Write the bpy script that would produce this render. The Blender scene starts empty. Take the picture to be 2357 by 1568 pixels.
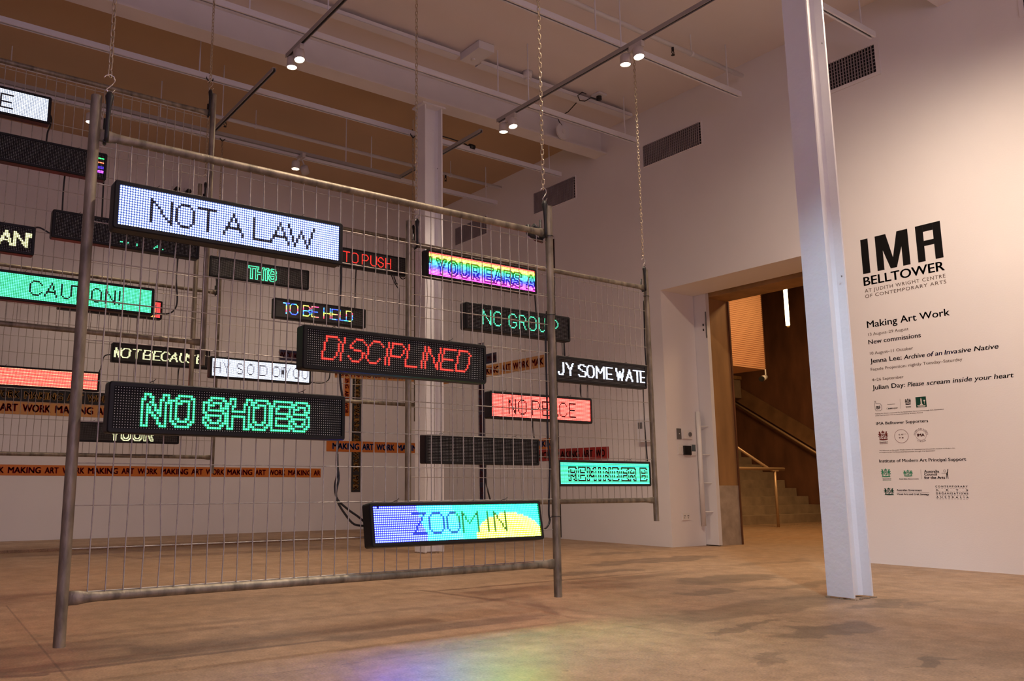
import bpy, math, random
from mathutils import Vector, Matrix
random.seed(7)
SC = bpy.context.scene
COL = SC.collection
S = .8325            # the room was surveyed in units of 1/S metre; fence panels and signs are in metres
PI = math.pi

# ---------------------------------------------------------------- camera
cam_d = bpy.data.cameras.new('camera'); cam = bpy.data.objects.new('camera', cam_d); COL.objects.link(cam)
W, H = 2357, 1568
cam_d.sensor_fit = 'HORIZONTAL'; cam_d.sensor_width = 36
cam_d.lens = 36 * 1901.2 / W
cam_d.shift_x = (W/2 - 973.35) / W
cam_d.shift_y = (800.77 - H/2) / W
cam_d.clip_start = .05; cam_d.clip_end = 80
yaw, pitch = math.radians(33.703), math.radians(9.371)
cam.location = (0, 0, .8*S)
cam.rotation_euler = (PI/2 + pitch, 0, -yaw)
SC.camera = cam

# ---------------------------------------------------------------- world, exposure
wd = bpy.data.worlds.new('world'); SC.world = wd; wd.use_nodes = True
wd.node_tree.nodes['Background'].inputs[0].default_value = (.02, .02, .03, 1)
wd.node_tree.nodes['Background'].inputs[1].default_value = .3
SC.view_settings.view_transform = 'Standard'
SC.view_settings.look = 'None'
SC.view_settings.gamma = 1
SC.view_settings.use_curve_mapping = False
SC.view_settings.exposure = 0.12
SC.cycles.max_bounces = 7
SC.cycles.diffuse_bounces = 5
SC.cycles.glossy_bounces = 3
SC.cycles.sample_clamp_indirect = 4
WARM = (1.0, .79, .60)
SPOT_W = 150          # strength of a track spotlight
HALO = .34            # emission painted between lit LEDs to imitate their bloom
LED_E = 22.0           # strength of a lit LED

# ---------------------------------------------------------------- materials
def mat(name, col=(.8, .8, .8), rough=.6, metal=0, noise=0, nscale=6, bump=0, bscale=60, spec=.5, stretch=None):
    m = bpy.data.materials.new(name); m.use_nodes = True
    nt = m.node_tree; b = nt.nodes['Principled BSDF']
    b.inputs['Base Color'].default_value = (*col, 1)
    b.inputs['Roughness'].default_value = rough
    b.inputs['Metallic'].default_value = metal
    b.inputs['Specular IOR Level'].default_value = spec
    tc = nt.nodes.new('ShaderNodeTexCoord')
    src = tc.outputs['Object']
    if stretch:
        mp = nt.nodes.new('ShaderNodeMapping'); mp.inputs['Scale'].default_value = stretch
        nt.links.new(src, mp.inputs['Vector']); src = mp.outputs[0]
    if noise:
        n = nt.nodes.new('ShaderNodeTexNoise'); n.inputs['Scale'].default_value = nscale
        n.inputs['Detail'].default_value = 6
        nt.links.new(src, n.inputs['Vector'])
        r = nt.nodes.new('ShaderNodeMapRange')
        r.inputs['From Min'].default_value = .3; r.inputs['From Max'].default_value = .7
        r.inputs['To Min'].default_value = 1-noise; r.inputs['To Max'].default_value = 1+noise*.6
        nt.links.new(n.outputs['Fac'], r.inputs['Value'])
        mx = nt.nodes.new('ShaderNodeVectorMath'); mx.operation = 'SCALE'
        mx.inputs[0].default_value = col
        nt.links.new(r.outputs[0], mx.inputs['Scale']); nt.links.new(mx.outputs[0], b.inputs['Base Color'])
    if bump:
        n2 = nt.nodes.new('ShaderNodeTexNoise'); n2.inputs['Scale'].default_value = bscale
        nt.links.new(src, n2.inputs['Vector'])
        bp = nt.nodes.new('ShaderNodeBump'); bp.inputs['Strength'].default_value = bump; bp.inputs['Distance'].default_value = .01
        nt.links.new(n2.outputs['Fac'], bp.inputs['Height']); nt.links.new(bp.outputs[0], b.inputs['Normal'])
    return m

def emit(name, col, st):
    m = bpy.data.materials.new(name); m.use_nodes = True
    b = m.node_tree.nodes['Principled BSDF']
    b.inputs['Base Color'].default_value = (.8, .8, .8, 1)
    b.inputs['Emission Color'].default_value = (*col, 1)
    b.inputs['Emission Strength'].default_value = st
    return m

M = {}
M['wall'] = mat('white_wall_paint', (.80, .77, .76), .75, noise=.03, nscale=1.5, bump=.05, bscale=90)
M['ceiling'] = mat('ceiling_paint', (.76, .70, .69), .8, noise=.05, nscale=.8, bump=.05, bscale=50)
M['ceiling_bounce'] = mat('ceiling_bounce_tint', (.52, .36, .22), .85, noise=.06, nscale=.8)  # dim orange floor-bounce light put into the colour of the rear ceiling
M['steel_paint'] = mat('white_gloss_steel_paint', (.80, .79, .80), .45, noise=.04, nscale=4, bump=.25, bscale=28)
M['beam'] = mat('beam_paint', (.76, .73, .73), .5, noise=.05, nscale=3)
M['channel'] = mat('white_channel', (.72, .71, .74), .45)
M['slot'] = mat('dark_slot', (.02, .018, .016), .8)
M['track'] = mat('grey_track', (.36, .33, .30), .5)
M['galv'] = mat('galvanised_steel', (.27, .23, .17), .55, .6, noise=.5, nscale=26, bump=.15, bscale=120, stretch=(1, 1, .35))
M['wire'] = mat('galvanised_wire', (.46, .42, .36), .5, .5, noise=.25, nscale=40)
M['chain'] = mat('zinc_chain', (.52, .43, .30), .32, .75, noise=.25, nscale=30)
M['hook'] = mat('bright_steel', (.8, .76, .7), .22, 1.0)
M['rubber'] = mat('black_rubber', (.012, .011, .011), .5)
M['cable'] = mat('black_cable', (.010, .009, .009), .45)
M['housing'] = mat('black_housing', (.007, .007, .008), .45, noise=.1, nscale=9, spec=.3)
M['panel'] = mat('black_led_module', (.006, .006, .006), .6, spec=.15)
M['offled'] = mat('unlit_led', (.72, .70, .66), .3)
M['vent'] = mat('vent_metal', (.42, .36, .35), .5, noise=.1)
M['ventdark'] = mat('vent_dark', (.008, .007, .008), .9)
M['plastic'] = mat('white_plastic', (.76, .74, .71), .4)
M['greyplate'] = mat('grey_plate', (.22, .22, .22), .4, .5)
M['black'] = mat('black_plastic', (.01, .01, .011), .3)
M['screen'] = mat('lcd_grey', (.08, .11, .12), .2)
M['print'] = mat('black_vinyl', (.008, .007, .007), .85, spec=.1)
M['printgrey'] = mat('dark_grey_vinyl', (.10, .07, .05), .85, spec=.1)
M['printred'] = mat('dark_red_vinyl', (.13, .016, .012), .85, spec=.1)
M['printgreen'] = mat('green_vinyl', (.03, .25, .13), .85, spec=.1)
M['printdkgreen'] = mat('dark_green_vinyl', (.012, .06, .04), .85, spec=.1)
M['printblue'] = mat('indigo_vinyl', (.035, .03, .16), .85, spec=.1)
M['printwhite'] = mat('white_vinyl', (.8, .75, .7), .5)
M['t_orange'] = mat('tape_orange', (.62, .17, .015), .45, noise=.06)
M['t_tan'] = mat('tape_tan', (.62, .30, .09), .45, noise=.06)
M['t_black'] = mat('tape_black', (.012, .012, .012), .4)
M['t_navy'] = mat('tape_navy', (.014, .012, .045), .4)
M['t_red'] = mat('tape_red', (.34, .014, .010), .45)
M['l_red'] = mat('letter_red', (.33, .014, .008), .5)
M['l_gold'] = mat('letter_gold', (.45, .23, .05), .5)
M['l_blue'] = mat('letter_blue', (.07, .10, .28), .5)
M['l_darkred'] = mat('letter_dark_red', (.10, .008, .006), .5)
M['l_maroon'] = mat('letter_maroon', (.12, .015, .02), .5)
M['wood'] = mat('timber_ply', (.36, .20, .08), .5, noise=.3, nscale=5, stretch=(1, 1, .25))
M['darkwood'] = mat('dark_timber_panel', (.15, .062, .028), .5, noise=.35, nscale=4, stretch=(1.2, 1.2, .4))
M['stairwood'] = mat('stair_timber', (.20, .105, .045), .5, noise=.3, nscale=4)
M['conc'] = mat('concrete_block', (.40, .32, .24), .8, noise=.25, nscale=7, bump=.1)
M['step'] = mat('concrete_step', (.30, .22, .14), .7, noise=.25, nscale=5, bump=.1)
M['brass'] = mat('brass_rail', (.46, .31, .17), .35, .3)
M['mesh'] = mat('perforated_screen', (.78, .42, .22), .6, noise=.06, nscale=2)
M['lens'] = emit('lamp_lens', (1, .80, .55), 28)
M['tube'] = emit('tube_light', (1, .72, .36), 9)
M['rim'] = mat('lamp_body', (.55, .50, .46), .45)
M['door'] = mat('door_paint', (.74, .73, .74), .5)

def led_mat():
    m = bpy.data.materials.new('lit_led'); m.use_nodes = True
    nt = m.node_tree; b = nt.nodes['Principled BSDF']
    a = nt.nodes.new('ShaderNodeAttribute'); a.attribute_name = 'Col'
    b.inputs['Base Color'].default_value = (.05, .05, .05, 1)
    nt.links.new(a.outputs['Color'], b.inputs['Emission Color'])
    b.inputs['Emission Strength'].default_value = LED_E
    return m
M['led'] = led_mat()

def floor_mat():
    m = bpy.data.materials.new('stained_concrete'); m.use_nodes = True
    nt = m.node_tree; L = nt.links; N = nt.nodes; b = N['Principled BSDF']
    tc = N.new('ShaderNodeTexCoord'); P = tc.outputs['Object']
    def noise(scale, detail=5, vec=P, rough=.55):
        n = N.new('ShaderNodeTexNoise'); n.inputs['Scale'].default_value = scale; n.inputs['Detail'].default_value = detail
        n.inputs['Roughness'].default_value = rough
        L.new(vec, n.inputs['Vector']); return n
    def math_(op, a, b_=None, c=None):
        n = N.new('ShaderNodeMath'); n.operation = op
        for i, v in enumerate((a, b_, c)):
            if v is None: continue
            if isinstance(v, (int, float)): n.inputs[i].default_value = v
            else: L.new(v, n.inputs[i])
        return n.outputs[0]
    def rng(v, a, b_, c, d):
        n = N.new('ShaderNodeMapRange'); L.new(v, n.inputs['Value'])
        for k, x in zip(('From Min', 'From Max', 'To Min', 'To Max'), (a, b_, c, d)): n.inputs[k].default_value = x
        return n.outputs[0]
    # a slightly wobbled position for ragged stain outlines
    wob = noise(3.2, 6); wv = N.new('ShaderNodeVectorMath'); wv.operation = 'MULTIPLY_ADD'
    L.new(wob.outputs['Color'], wv.inputs[0]); wv.inputs[1].default_value = (.5, .5, 0); L.new(P, wv.inputs[2])
    sub = N.new('ShaderNodeVectorMath'); sub.operation = 'SUBTRACT'; L.new(wv.outputs[0], sub.inputs[0]); sub.inputs[1].default_value = (.25, .25, 0)
    Q = sub.outputs[0]
    big = rng(noise(.55, 4).outputs['Fac'], .3, .7, 0, 1)
    mid = rng(noise(2.2, 7, rough=.65).outputs['Fac'], .35, .7, 0, 1)
    fine = rng(noise(110, 3).outputs['Fac'], .3, .7, .72, 1.2)
    mot = rng(noise(8, 8, rough=.75).outputs['Fac'], .35, .65, .76, 1.2)
    fine = math_('MULTIPLY', fine, mot)
    mix1 = N.new('ShaderNodeMix'); mix1.data_type = 'RGBA'; L.new(big, mix1.inputs['Factor'])
    mix1.inputs['A'].default_value = (.33, .195, .105, 1); mix1.inputs['B'].default_value = (.385, .262, .165, 1)
    mix2 = N.new('ShaderNodeMix'); mix2.data_type = 'RGBA'; L.new(math_('MULTIPLY', mid, .7), mix2.inputs['Factor'])
    L.new(mix1.outputs['Result'], mix2.inputs['A']); mix2.inputs['B'].default_value = (.25, .155, .09, 1)
    col = mix2.outputs['Result']
    sepq = N.new('ShaderNodeSeparateXYZ'); L.new(Q, sepq.inputs[0])
    sepp = N.new('ShaderNodeSeparateXYZ'); L.new(P, sepp.inputs[0])
    # dark worn patches of the slab (x, y, radius x, radius y, strength), in survey units
    pat = [(7.1, 6.15, 1.0, .20, .6), (6.2, 4.62, .6, .2, .6), (5.35, 4.2, .3, .12, .55), (6.6, 4.03, .8, .09, .5), (5.0, 3.45, .95, .20, .45), (7.4, 7.0, .5, .12, .5), (5.6, 5.6, .6, .12, .45), (4.6, 6.2, .7, .10, .3),
           (5.75, 3.12, .4, .1, .5), (4.55, 2.75, .45, .13, .55), (3.55, 2.45, .2, .05, .4), (6.0, 2.95, .3, .06, .4),
           (2.05, 1.75, .12, .03, .5), (4.1, 1.95, .2, .04, .6), (4.25, 3.05, .4, .05, .5), (7.9, 5.3, .8, .08, .35), (2.35, 5.7, .9, .05, .25)]
    dark = None
    for (x, y, rx, ry, s) in pat:
        dx = math_('DIVIDE', math_('SUBTRACT', sepq.outputs[0], x*S), rx*S)
        dy = math_('DIVIDE', math_('SUBTRACT', sepq.outputs[1], y*S), ry*S)
        d = math_('ADD', math_('MULTIPLY', dx, dx), math_('MULTIPLY', dy, dy))
        k = rng(d, .8, 1.25, s, 0)
        dark = k if dark is None else math_('MAXIMUM', dark, k)
    # saw-cut joints
    def line(x0, y0, x1, y1, w, s, wob_=False):
        nonlocal dark
        x0, y0, x1, y1 = [v*S for v in (x0, y0, x1, y1)]
        ln = math.hypot(x1-x0, y1-y0); nx, ny = -(y1-y0)/ln, (x1-x0)/ln
        tx, ty = (x1-x0)/ln, (y1-y0)/ln
        u = math_('ADD', math_('MULTIPLY', sepp.outputs[0], nx), math_('MULTIPLY', sepp.outputs[1], ny))
        d = math_('ABSOLUTE', math_('SUBTRACT', u, x0*nx+y0*ny))
        t = math_('ADD', math_('MULTIPLY', sepp.outputs[0], tx), math_('MULTIPLY', sepp.outputs[1], ty))
        t0 = x0*tx+y0*ty
        inside = math_('MULTIPLY', math_('GREATER_THAN', t, t0), math_('LESS_THAN', t, t0+ln))
        k = math_('MULTIPLY', rng(d, w*.5, w, s, 0), inside)
        dark = math_('MAXIMUM', dark, k)
    line(.72, 2.2, .86, 6.3, .006, .55)
    line(-3, 3.5, 8.6, 3.36, .004, .45)
    line(4.7, 4.7, 4.75, 1.0, .004, .35)
    line(-3, 6.45, 5.6, 6.4, .005, .3); line(2.0, 3.8, 8.6, 5.6, .004, .18)
    line(-3, 8.3, 8.6, 8.3, .006, .3)
    mix3 = N.new('ShaderNodeMix'); mix3.data_type = 'RGBA'; L.new(dark, mix3.inputs['Factor'])
    L.new(col, mix3.inputs['A']); mix3.inputs['B'].default_value = (.10, .068, .045, 1)
    spk = noise(26, 2, rough=.3); sp = rng(spk.outputs['Fac'], .71, .76, 0, .55)
    mix4 = N.new('ShaderNodeMix'); mix4.data_type = 'RGBA'; L.new(sp, mix4.inputs['Factor'])
    L.new(mix3.outputs['Result'], mix4.inputs['A']); mix4.inputs['B'].default_value = (.10, .06, .04, 1)
    sc = N.new('ShaderNodeVectorMath'); sc.operation = 'SCALE'; L.new(mix4.outputs['Result'], sc.inputs[0]); L.new(fine, sc.inputs['Scale'])
    L.new(sc.outputs[0], b.inputs['Base Color'])
    L.new(rng(mid, 0, 1, .42, .6), b.inputs['Roughness'])
    b.inputs['Specular IOR Level'].default_value = .35
    bp = N.new('ShaderNodeBump'); bp.inputs['Strength'].default_value = .15; bp.inputs['Distance'].default_value = .004
    L.new(noise(40, 4).outputs['Fac'], bp.inputs['Height']); L.new(bp.outputs[0], b.inputs['Normal'])
    return m
M['floor'] = floor_mat()

# ---------------------------------------------------------------- mesh helpers
class MB:
    def __init__(s): s.v = []; s.f = []; s.c = []
    def add(s, vs, fs, col=None):
        o = len(s.v); s.v += [tuple(v) for v in vs]; s.f += [tuple(i+o for i in f) for f in fs]
        if col is not None: s.c += [col]*len(fs)
        return s
    def box(s, x0, x1, y0, y1, z0, z1):
        vs = [(x0,y0,z0),(x1,y0,z0),(x1,y1,z0),(x0,y1,z0),(x0,y0,z1),(x1,y0,z1),(x1,y1,z1),(x0,y1,z1)]
        return s.add(vs, [(0,3,2,1),(4,5,6,7),(0,1,5,4),(1,2,6,5),(2,3,7,6),(3,0,4,7)])
    def tube(s, pts, r, n=8, cap=True, flat=1.0):
        pts = [Vector(p) for p in pts]; rings = []
        t0 = (pts[1]-pts[0]).normalized()
        up = Vector((0,0,1)) if abs(t0.z) < .9 else Vector((0,1,0))
        nrm = t0.cross(up).normalized()
        for i, p in enumerate(pts):
            t = (pts[min(i+1, len(pts)-1)]-pts[max(i-1, 0)]).normalized()
            nrm = (nrm - t*nrm.dot(t)).normalized(); bn = t.cross(nrm)
            rr = r[i] if isinstance(r, (list, tuple)) else r
            rings.append([p + nrm*(math.cos(2*PI*k/n)*rr) + bn*(math.sin(2*PI*k/n)*rr*flat) for k in range(n)])
        vs = [v for rg in rings for v in rg]; fs = []
        for i in range(len(pts)-1):
            for k in range(n):
                a = i*n+k; b = i*n+(k+1) % n
                fs.append((a, b, b+n, a+n))
        if cap:
            fs.append(tuple(range(n-1, -1, -1))); fs.append(tuple((len(pts)-1)*n+k for k in range(n)))
        return s.add(vs, fs)
    def cyl(s, c, r, h, n=20, axis='z', r2=None):
        c = Vector(c); r2 = r if r2 is None else r2
        A = {'z': (Vector((1,0,0)), Vector((0,1,0)), Vector((0,0,1))), 'y': (Vector((1,0,0)), Vector((0,0,-1)), Vector((0,1,0))), 'x': (Vector((0,1,0)), Vector((0,0,1)), Vector((1,0,0)))}[axis]
        vs = [c+A[0]*(r*math.cos(2*PI*k/n))+A[1]*(r*math.sin(2*PI*k/n)) for k in range(n)]
        vs += [c+A[2]*h+A[0]*(r2*math.cos(2*PI*k/n))+A[1]*(r2*math.sin(2*PI*k/n)) for k in range(n)]
        fs = [(k, (k+1) % n, (k+1) % n+n, k+n) for k in range(n)]+[tuple(range(n-1, -1, -1)), tuple(range(n, 2*n))]
        return s.add(vs, fs)
    def poly(s, pts, th, to):
        """pts: 2D outline, to(u, v, w) -> 3D; a thin solid plate"""
        n = len(pts); vs = [to(u, v, 0) for u, v in pts]+[to(u, v, th) for u, v in pts]
        fs = [tuple(range(n)), tuple(range(2*n-1, n-1, -1))]+[((k+1) % n, k, k+n, (k+1) % n+n) for k in range(n)]
        return s.add(vs, fs)
    def mesh(s, name, m=None, smooth=False):
        me = bpy.data.meshes.new(name); me.from_pydata(s.v, [], s.f); me.update()
        if m: me.materials.append(m)
        if smooth:
            for p in me.polygons: p.use_smooth = len(p.vertices) <= 4
        if s.c:
            ca = me.color_attributes.new('Col', 'FLOAT_COLOR', 'CORNER')
            buf = []
            for f, c in zip(s.f, s.c): buf += [c[0], c[1], c[2], 1.0]*len(f)
            ca.data.foreach_set('color', buf)
        return me
    def obj(s, name, m=None, parent=None, smooth=False, loc=(0,0,0)):
        return link(name, s.mesh(name, m, smooth), parent, loc)

def link(name, data, parent=None, loc=(0,0,0)):
    o = bpy.data.objects.new(name, data); COL.objects.link(o); o.location = loc
    if parent: o.parent = parent
    return o
def tag(o, label=None, cat=None, group=None, kind=None):
    if label: o['label'] = label
    if cat: o['category'] = cat
    if group: o['group'] = group
    if kind: o['kind'] = kind
    return o
def thing(name, label, cat, loc=(0,0,0), group=None, kind=None):
    o = bpy.data.objects.new(name, None); COL.objects.link(o); o.location = loc; o.empty_display_size = .1
    return tag(o, label, cat, group, kind)
def struct(mb, name, m, label=None, smooth=False):
    return tag(mb.obj(name, m, None, smooth), label, None, None, 'structure')
def R(*v): return tuple(x*S for x in v)
def rbox(mb, *v): return mb.box(*[x*S for x in v])

# ---------------------------------------------------------------- room shell
XW, YB, ZC = 8.66, 12.65, 5.98
b = MB(); rbox(b, -6, 17.75, -5, 14.2, -.12, 0); struct(b, 'floor', M['floor'])
b = MB(); rbox(b, -6, XW, 10.95, YB+.3, 0, .035); struct(b, 'trim_1', M['floor'], 'low raised slab edge along the back wall')
b = MB(); rbox(b, -6.3, XW+.67, -5.3, 8.22, ZC, ZC+.15); struct(b, 'ceiling', M['ceiling'], 'painted ceiling on the near side of the steel beam')
b = MB(); rbox(b, -6.3, XW+.67, 8.22, YB+.3, ZC, ZC+.15); struct(b, 'ceiling', M['ceiling_bounce'], 'ceiling behind the steel beam, warm floor-bounce light in its tan colour')
OY0, OY1, OZ = 4.85, 7.235, 3.37     # door opening in the right wall
b = MB()
rbox(b, XW, 9.33, -5, OY0, 0, ZC); rbox(b, XW, 9.33, OY1, YB+.3, 0, ZC); rbox(b, XW, 9.33, OY0, OY1, OZ, ZC)
struct(b, 'wall_right', M['wall'])
b = MB(); rbox(b, -6.3, XW, YB, YB+.3, 0, ZC); struct(b, 'wall_back', M['wall'])
b = MB(); rbox(b, -6.3, -6, -5, YB, 0, ZC); struct(b, 'wall_left', M['wall'])
WX0, WX1, WZ0, WZ1 = -4.2, 1.8, .5, 3.9
b = MB(); rbox(b, -6.3, WX0, -5.3, -5, 0, ZC); rbox(b, WX1, XW+.67, -5.3, -5, 0, ZC); rbox(b, WX0, WX1, -5.3, -5, 0, WZ0); rbox(b, WX0, WX1, -5.3, -5, WZ1, ZC)
struct(b, 'wall_front', M['wall'])
b = MB()
for i in range(5):
    x = WX0+(WX1-WX0)*i/4; rbox(b, x-.04, x+.04, -5.2, -5.1, WZ0, WZ1)
rbox(b, WX0, WX1, -5.2, -5.1, WZ0, WZ0+.06); rbox(b, WX0, WX1, -5.2, -5.1, WZ1-.06, WZ1)
struct(b, 'added_window', M['steel_paint'])  # unseen window, added to go with the fill light
ld = bpy.data.lights.new('added_fill_light', 'AREA'); ld.shape = 'RECTANGLE'; ld.size = (WX1-WX0)*S; ld.size_y = (WZ1-WZ0)*S; ld.energy = 115; ld.color = (.78, .62, 1.0)  # lilac fill added to lift the column, walls and ceiling
lo = bpy.data.objects.new('added_fill_light', ld); COL.objects.link(lo); lo.location = R((WX0+WX1)/2, -5.32, (WZ0+WZ1)/2); lo.rotation_euler = (PI/2, 0, 0)

def hbeam(name, y, zb, label):
    """steel I-beam running along X, bottom flange at zb"""
    b = MB(); t = .022
    rbox(b, -6, XW, y-.12, y+.12, zb, zb+t)
    rbox(b, -6, XW, y-.012, y+.012, zb+t, ZC-t)
    rbox(b, -6, XW, y-.12, y+.12, ZC-t, ZC)
    o = struct(b, name, M['beam'], label); return o
hbeam('ceiling_beam', 8.22, 5.6, 'white steel ceiling beam resting on the column behind the mesh panels')
hbeam('ceiling_beam', 3.41, 5.6, 'white steel ceiling beam over the large nearest column')

def column(name, x0, x1, y0, y1, label, rough_base):
    b = MB(); t = .02
    rbox(b, x0, x0+t, y0, y1, .012, 5.6); rbox(b, x1-t, x1, y0, y1, .012, 5.6)
    ym = (y0+y1)/2
    rbox(b, x0+t, x1-t, ym-.012, ym+.012, .012, 5.6)
    # worn fillets where the flanges meet the web
    for sx, x in ((1, x0+t), (-1, x1-t)):
        b.add([R(x, ym-.012, .012), R(x+sx*.022, ym-.012, .012), R(x, ym-.034, .012), R(x, ym-.012, 5.6), R(x+sx*.022, ym-.012, 5.6), R(x, ym-.034, 5.6)],
              [(0,1,2),(5,4,3),(0,3,4,1),(1,4,5,2),(2,5,3,0)])
    o = struct(b, name, M['steel_paint'], label)
    c = MB(); rbox(c, x0-.04, x1+.04, y0-.02, y1+.02, 5.575, 5.598); c.obj('cap_plate', M['steel_paint'], o)
    c = MB(); rnd = random.Random(3)
    for k in range(rough_base):
        x = rnd.uniform(x0-.01, x1+.01); y = y0+rnd.uniform(-.012, .01) if k % 3 else rnd.uniform(y0, y1); 
        if k % 3 == 0: x = x0-rnd.uniform(0, .01)
        s = rnd.uniform(.004, .012)
        rbox(c, x-s, x+s, y-s*.6, y+s*.6, 0, s*.8)
    tag(c.obj('crumbled_mortar', M['step'], o), kind='stuff')
    # bolt heads on the web/flange
    for z in (2.35, 4.25, 4.75):
        d = MB(); d.cyl(R(x0+.19, y0+.001, z), .006, -.004, 8, 'y'); d.obj('bolt', M['greyplate'], o)
    return o
column('column', 5.81, 6.065, 3.295, 3.49, 'large white steel H-column nearest the camera, beside the wall lettering', 26)
column('column', 5.495, 5.765, 8.19, 8.41, 'white steel H-column standing behind the hanging mesh panels', 14)

# ---------------------------------------------------------------- ceiling channels, tracks, pipes
def fibre_channel(name, y, z, x0, x1, label, rods):
    t = thing(name, label, 'ceiling channel', R((x0+x1)/2, y, z), 'suspended white channels under the ceiling')
    cx = (x0+x1)/2
    def bb(mb, a, b_, c, d, e, f): return mb.box((a-cx)*S, (b_-cx)*S, c*S, d*S, e*S, f*S)
    b = MB(); w = .028; h = .062; k = .005
    bb(b, x0, x1, -w, -w+k, 0, h); bb(b, x0, x1, w-k, w, 0, h); bb(b, x0, x1, -w+k, w-k, h-k, h)
    bb(b, x0, x0+.004, -w+k, w-k, .02, h-k); bb(b, x1-.004, x1, -w+k, w-k, .02, h-k)
    bb(b, x0, x1, -w+k, -w+.018, 0, k); bb(b, x0, x1, w-.018, w-k, 0, k)
    b.obj('rail', M['channel'], t)
    b = MB(); bb(b, x0+.01, x1-.01, -w+k, w-k, .03, .034); b.obj('slot_lining', M['slot'], t)
    for x in rods:
        r = MB(); r.cyl(((x-cx)*S, 0, h*S), .007, (ZC-z-h)*S, 8); r.obj('hanger_rod', M['channel'], t)
    return t
lb = ['nearest the big column', 'second from the big column', 'third, just before the ceiling beam', 'just behind the ceiling beam', 'deepest, near the back wall']
for (y, w_) in zip((4.01, 5.605, 7.218, 8.712, 10.243), lb):
    fibre_channel('ceiling_channel', y, 5.37, -5.5, 8.3, 'long white slotted ceiling channel on rods, '+w_, (8.08, 5.9, 2.75, -.4, -3.5))

def light_track(p0, p1, z, label, lugs=()):
    (x0, y0), (x1, y1) = p0, p1
    t = thing('lighting_track', label, 'lighting track', R((x0+x1)/2, (y0+y1)/2, z), 'electric lighting tracks')
    cx, cy = (x0+x1)/2, (y0+y1)/2; w = .02; al = abs(x1-x0) > abs(y1-y0)
    b = MB()
    def bb(o0, o1, z0, z1, m=b):
        if al: m.box((x0-cx)*S, (x1-cx)*S, o0*S, o1*S, z0*S, z1*S)
        else: m.box(o0*S, o1*S, (y0-cy)*S, (y1-cy)*S, z0*S, z1*S)
    bb(-w, -w+.006, 0, .045); bb(w-.006, w, 0, .045); bb(-w+.006, w-.006, .038, .045)
    b.obj('rail', M['track'], t)
    c = MB(); bb(-w+.006, w-.006, .012, .016, c); c.obj('slot_lining', M['slot'], t)
    for (x, y) in lugs:
        d = MB(); d.cyl(((x-cx)*S, (y-cy)*S, .045*S), .006, (ZC-z-.045)*S, 8); d.obj('hanger_rod', M['channel'], t)
    return t
ZT = 5.2
light_track((3.28, -4.5), (3.28, 7.48), ZT, 'grey lighting track crossing the ceiling towards the camera, middle one', ((3.28, 6.55), (3.28, 2)))
light_track((6.1, -4.5), (6.1, 7.48), ZT, 'long grey lighting track crossing the ceiling beside the big column', ((6.1, 6.9), (6.1, 5.45), (6.1, 1)))
light_track((3.28, 7.81), (3.28, 9.72), ZT, 'short grey lighting track behind the beam, nearer the hanging chains', ((3.28, 9.4),))
light_track((6.1, 7.81), (6.1, 9.72), ZT, 'short grey lighting track behind the beam, close behind the far column', ((6.1, 9.4),))
light_track((-5, 9.74), (6.12, 9.74), ZT, 'grey lighting track running parallel to the back wall', ((5.2, 9.74), (.5, 9.74)))

HEADS = []
def spotlight(x, y, z, heads, label, aims, power=SPOT_W, size=1.25, blend=.6, col=WARM, power2=None, size2=None):
    """track spotlight: adapter box, stem and one or two cylinder heads; aims = target points (survey units)"""
    t = thing('track_spotlight', label, 'spotlight', R(x, y, z), 'warm track spotlights')
    b = MB(); b.box(-.018, .018, -.07, .07, -.05, 0); b.obj('adapter', M['rim'], t)
    for hi, ((dx, dy, dz), aim) in enumerate(zip(heads, aims)):
        if hi and power2: power, size = power2, size2
        c = Vector((dx*S, dy*S, dz*S))
        tgt = Vector(R(*aim)); src = Vector(R(x, y, z))+c
        d = (tgt-src).normalized()
        q = d.to_track_quat('-Z', 'Y')
        b = MB(); b.tube([(dx*S*.3, dy*S*.5, -.05), tuple(c*.75+Vector((0,0,.02))), tuple(c)], .008, 6); 
        hb = b.obj('stem', M['rim'], t)
        n = 20; r = .046; hb = MB()
        prof = [(.02, .045), (.036, .042), (r, .03), (r, -.05), (r-.004, -.05), (r-.006, -.03)]
        vs = []; fs = []
        for (pr, pz) in prof:
            for k in range(n): vs.append((pr*math.cos(2*PI*k/n), pr*math.sin(2*PI*k/n), pz))
        for i in range(len(prof)-1):
            for k in range(n):
                fs.append((i*n+k, i*n+(k+1) % n, (i+1)*n+(k+1) % n, (i+1)*n+k))
        fs.append(tuple(range(n)))
        hb.add(vs, [tuple(reversed(f)) for f in fs])
        h = hb.obj('lamp_head', M['rim'], t, True, tuple(c)); h.rotation_mode = 'QUATERNION'; h.rotation_quaternion = q
        lz = MB(); lz.cyl((0, 0, -.046), .041, .004, 20); le = lz.obj('lens', M['lens'], h)
        ld = bpy.data.lights.new('lamp', 'SPOT'); ld.energy = power; ld.color = col; ld.spot_size = size; ld.spot_blend = blend; ld.shadow_soft_size = .035
        lo = bpy.data.objects.new('lamp', ld); COL.objects.link(lo); lo.parent = h; lo.location = (0, 0, -.058)
G2 = [(.0, .15, -.10), (.0, -.02, -.10)]
spotlight(3.28, 7.2, ZT, G2, 'twin warm spotlight at the end of the middle ceiling track', [(3.2, 7.4, 0), (3.2, 6.2, 0)], 150, 1.7, .8)
spotlight(6.1, 5.25, ZT, G2, 'twin warm spotlight glaring above the chain of the far mesh panel', [(6.0, 5.6, 0), (5.8, 4.4, 0)], 50, 1.7, .8)
spotlight(6.1, 7.22, ZT, G2, 'twin warm spotlight at the end of the track beside the beam', [(6.2, 7.7, 0), (6.1, 6.3, 0)], 100, 1.7, .8)
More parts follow.
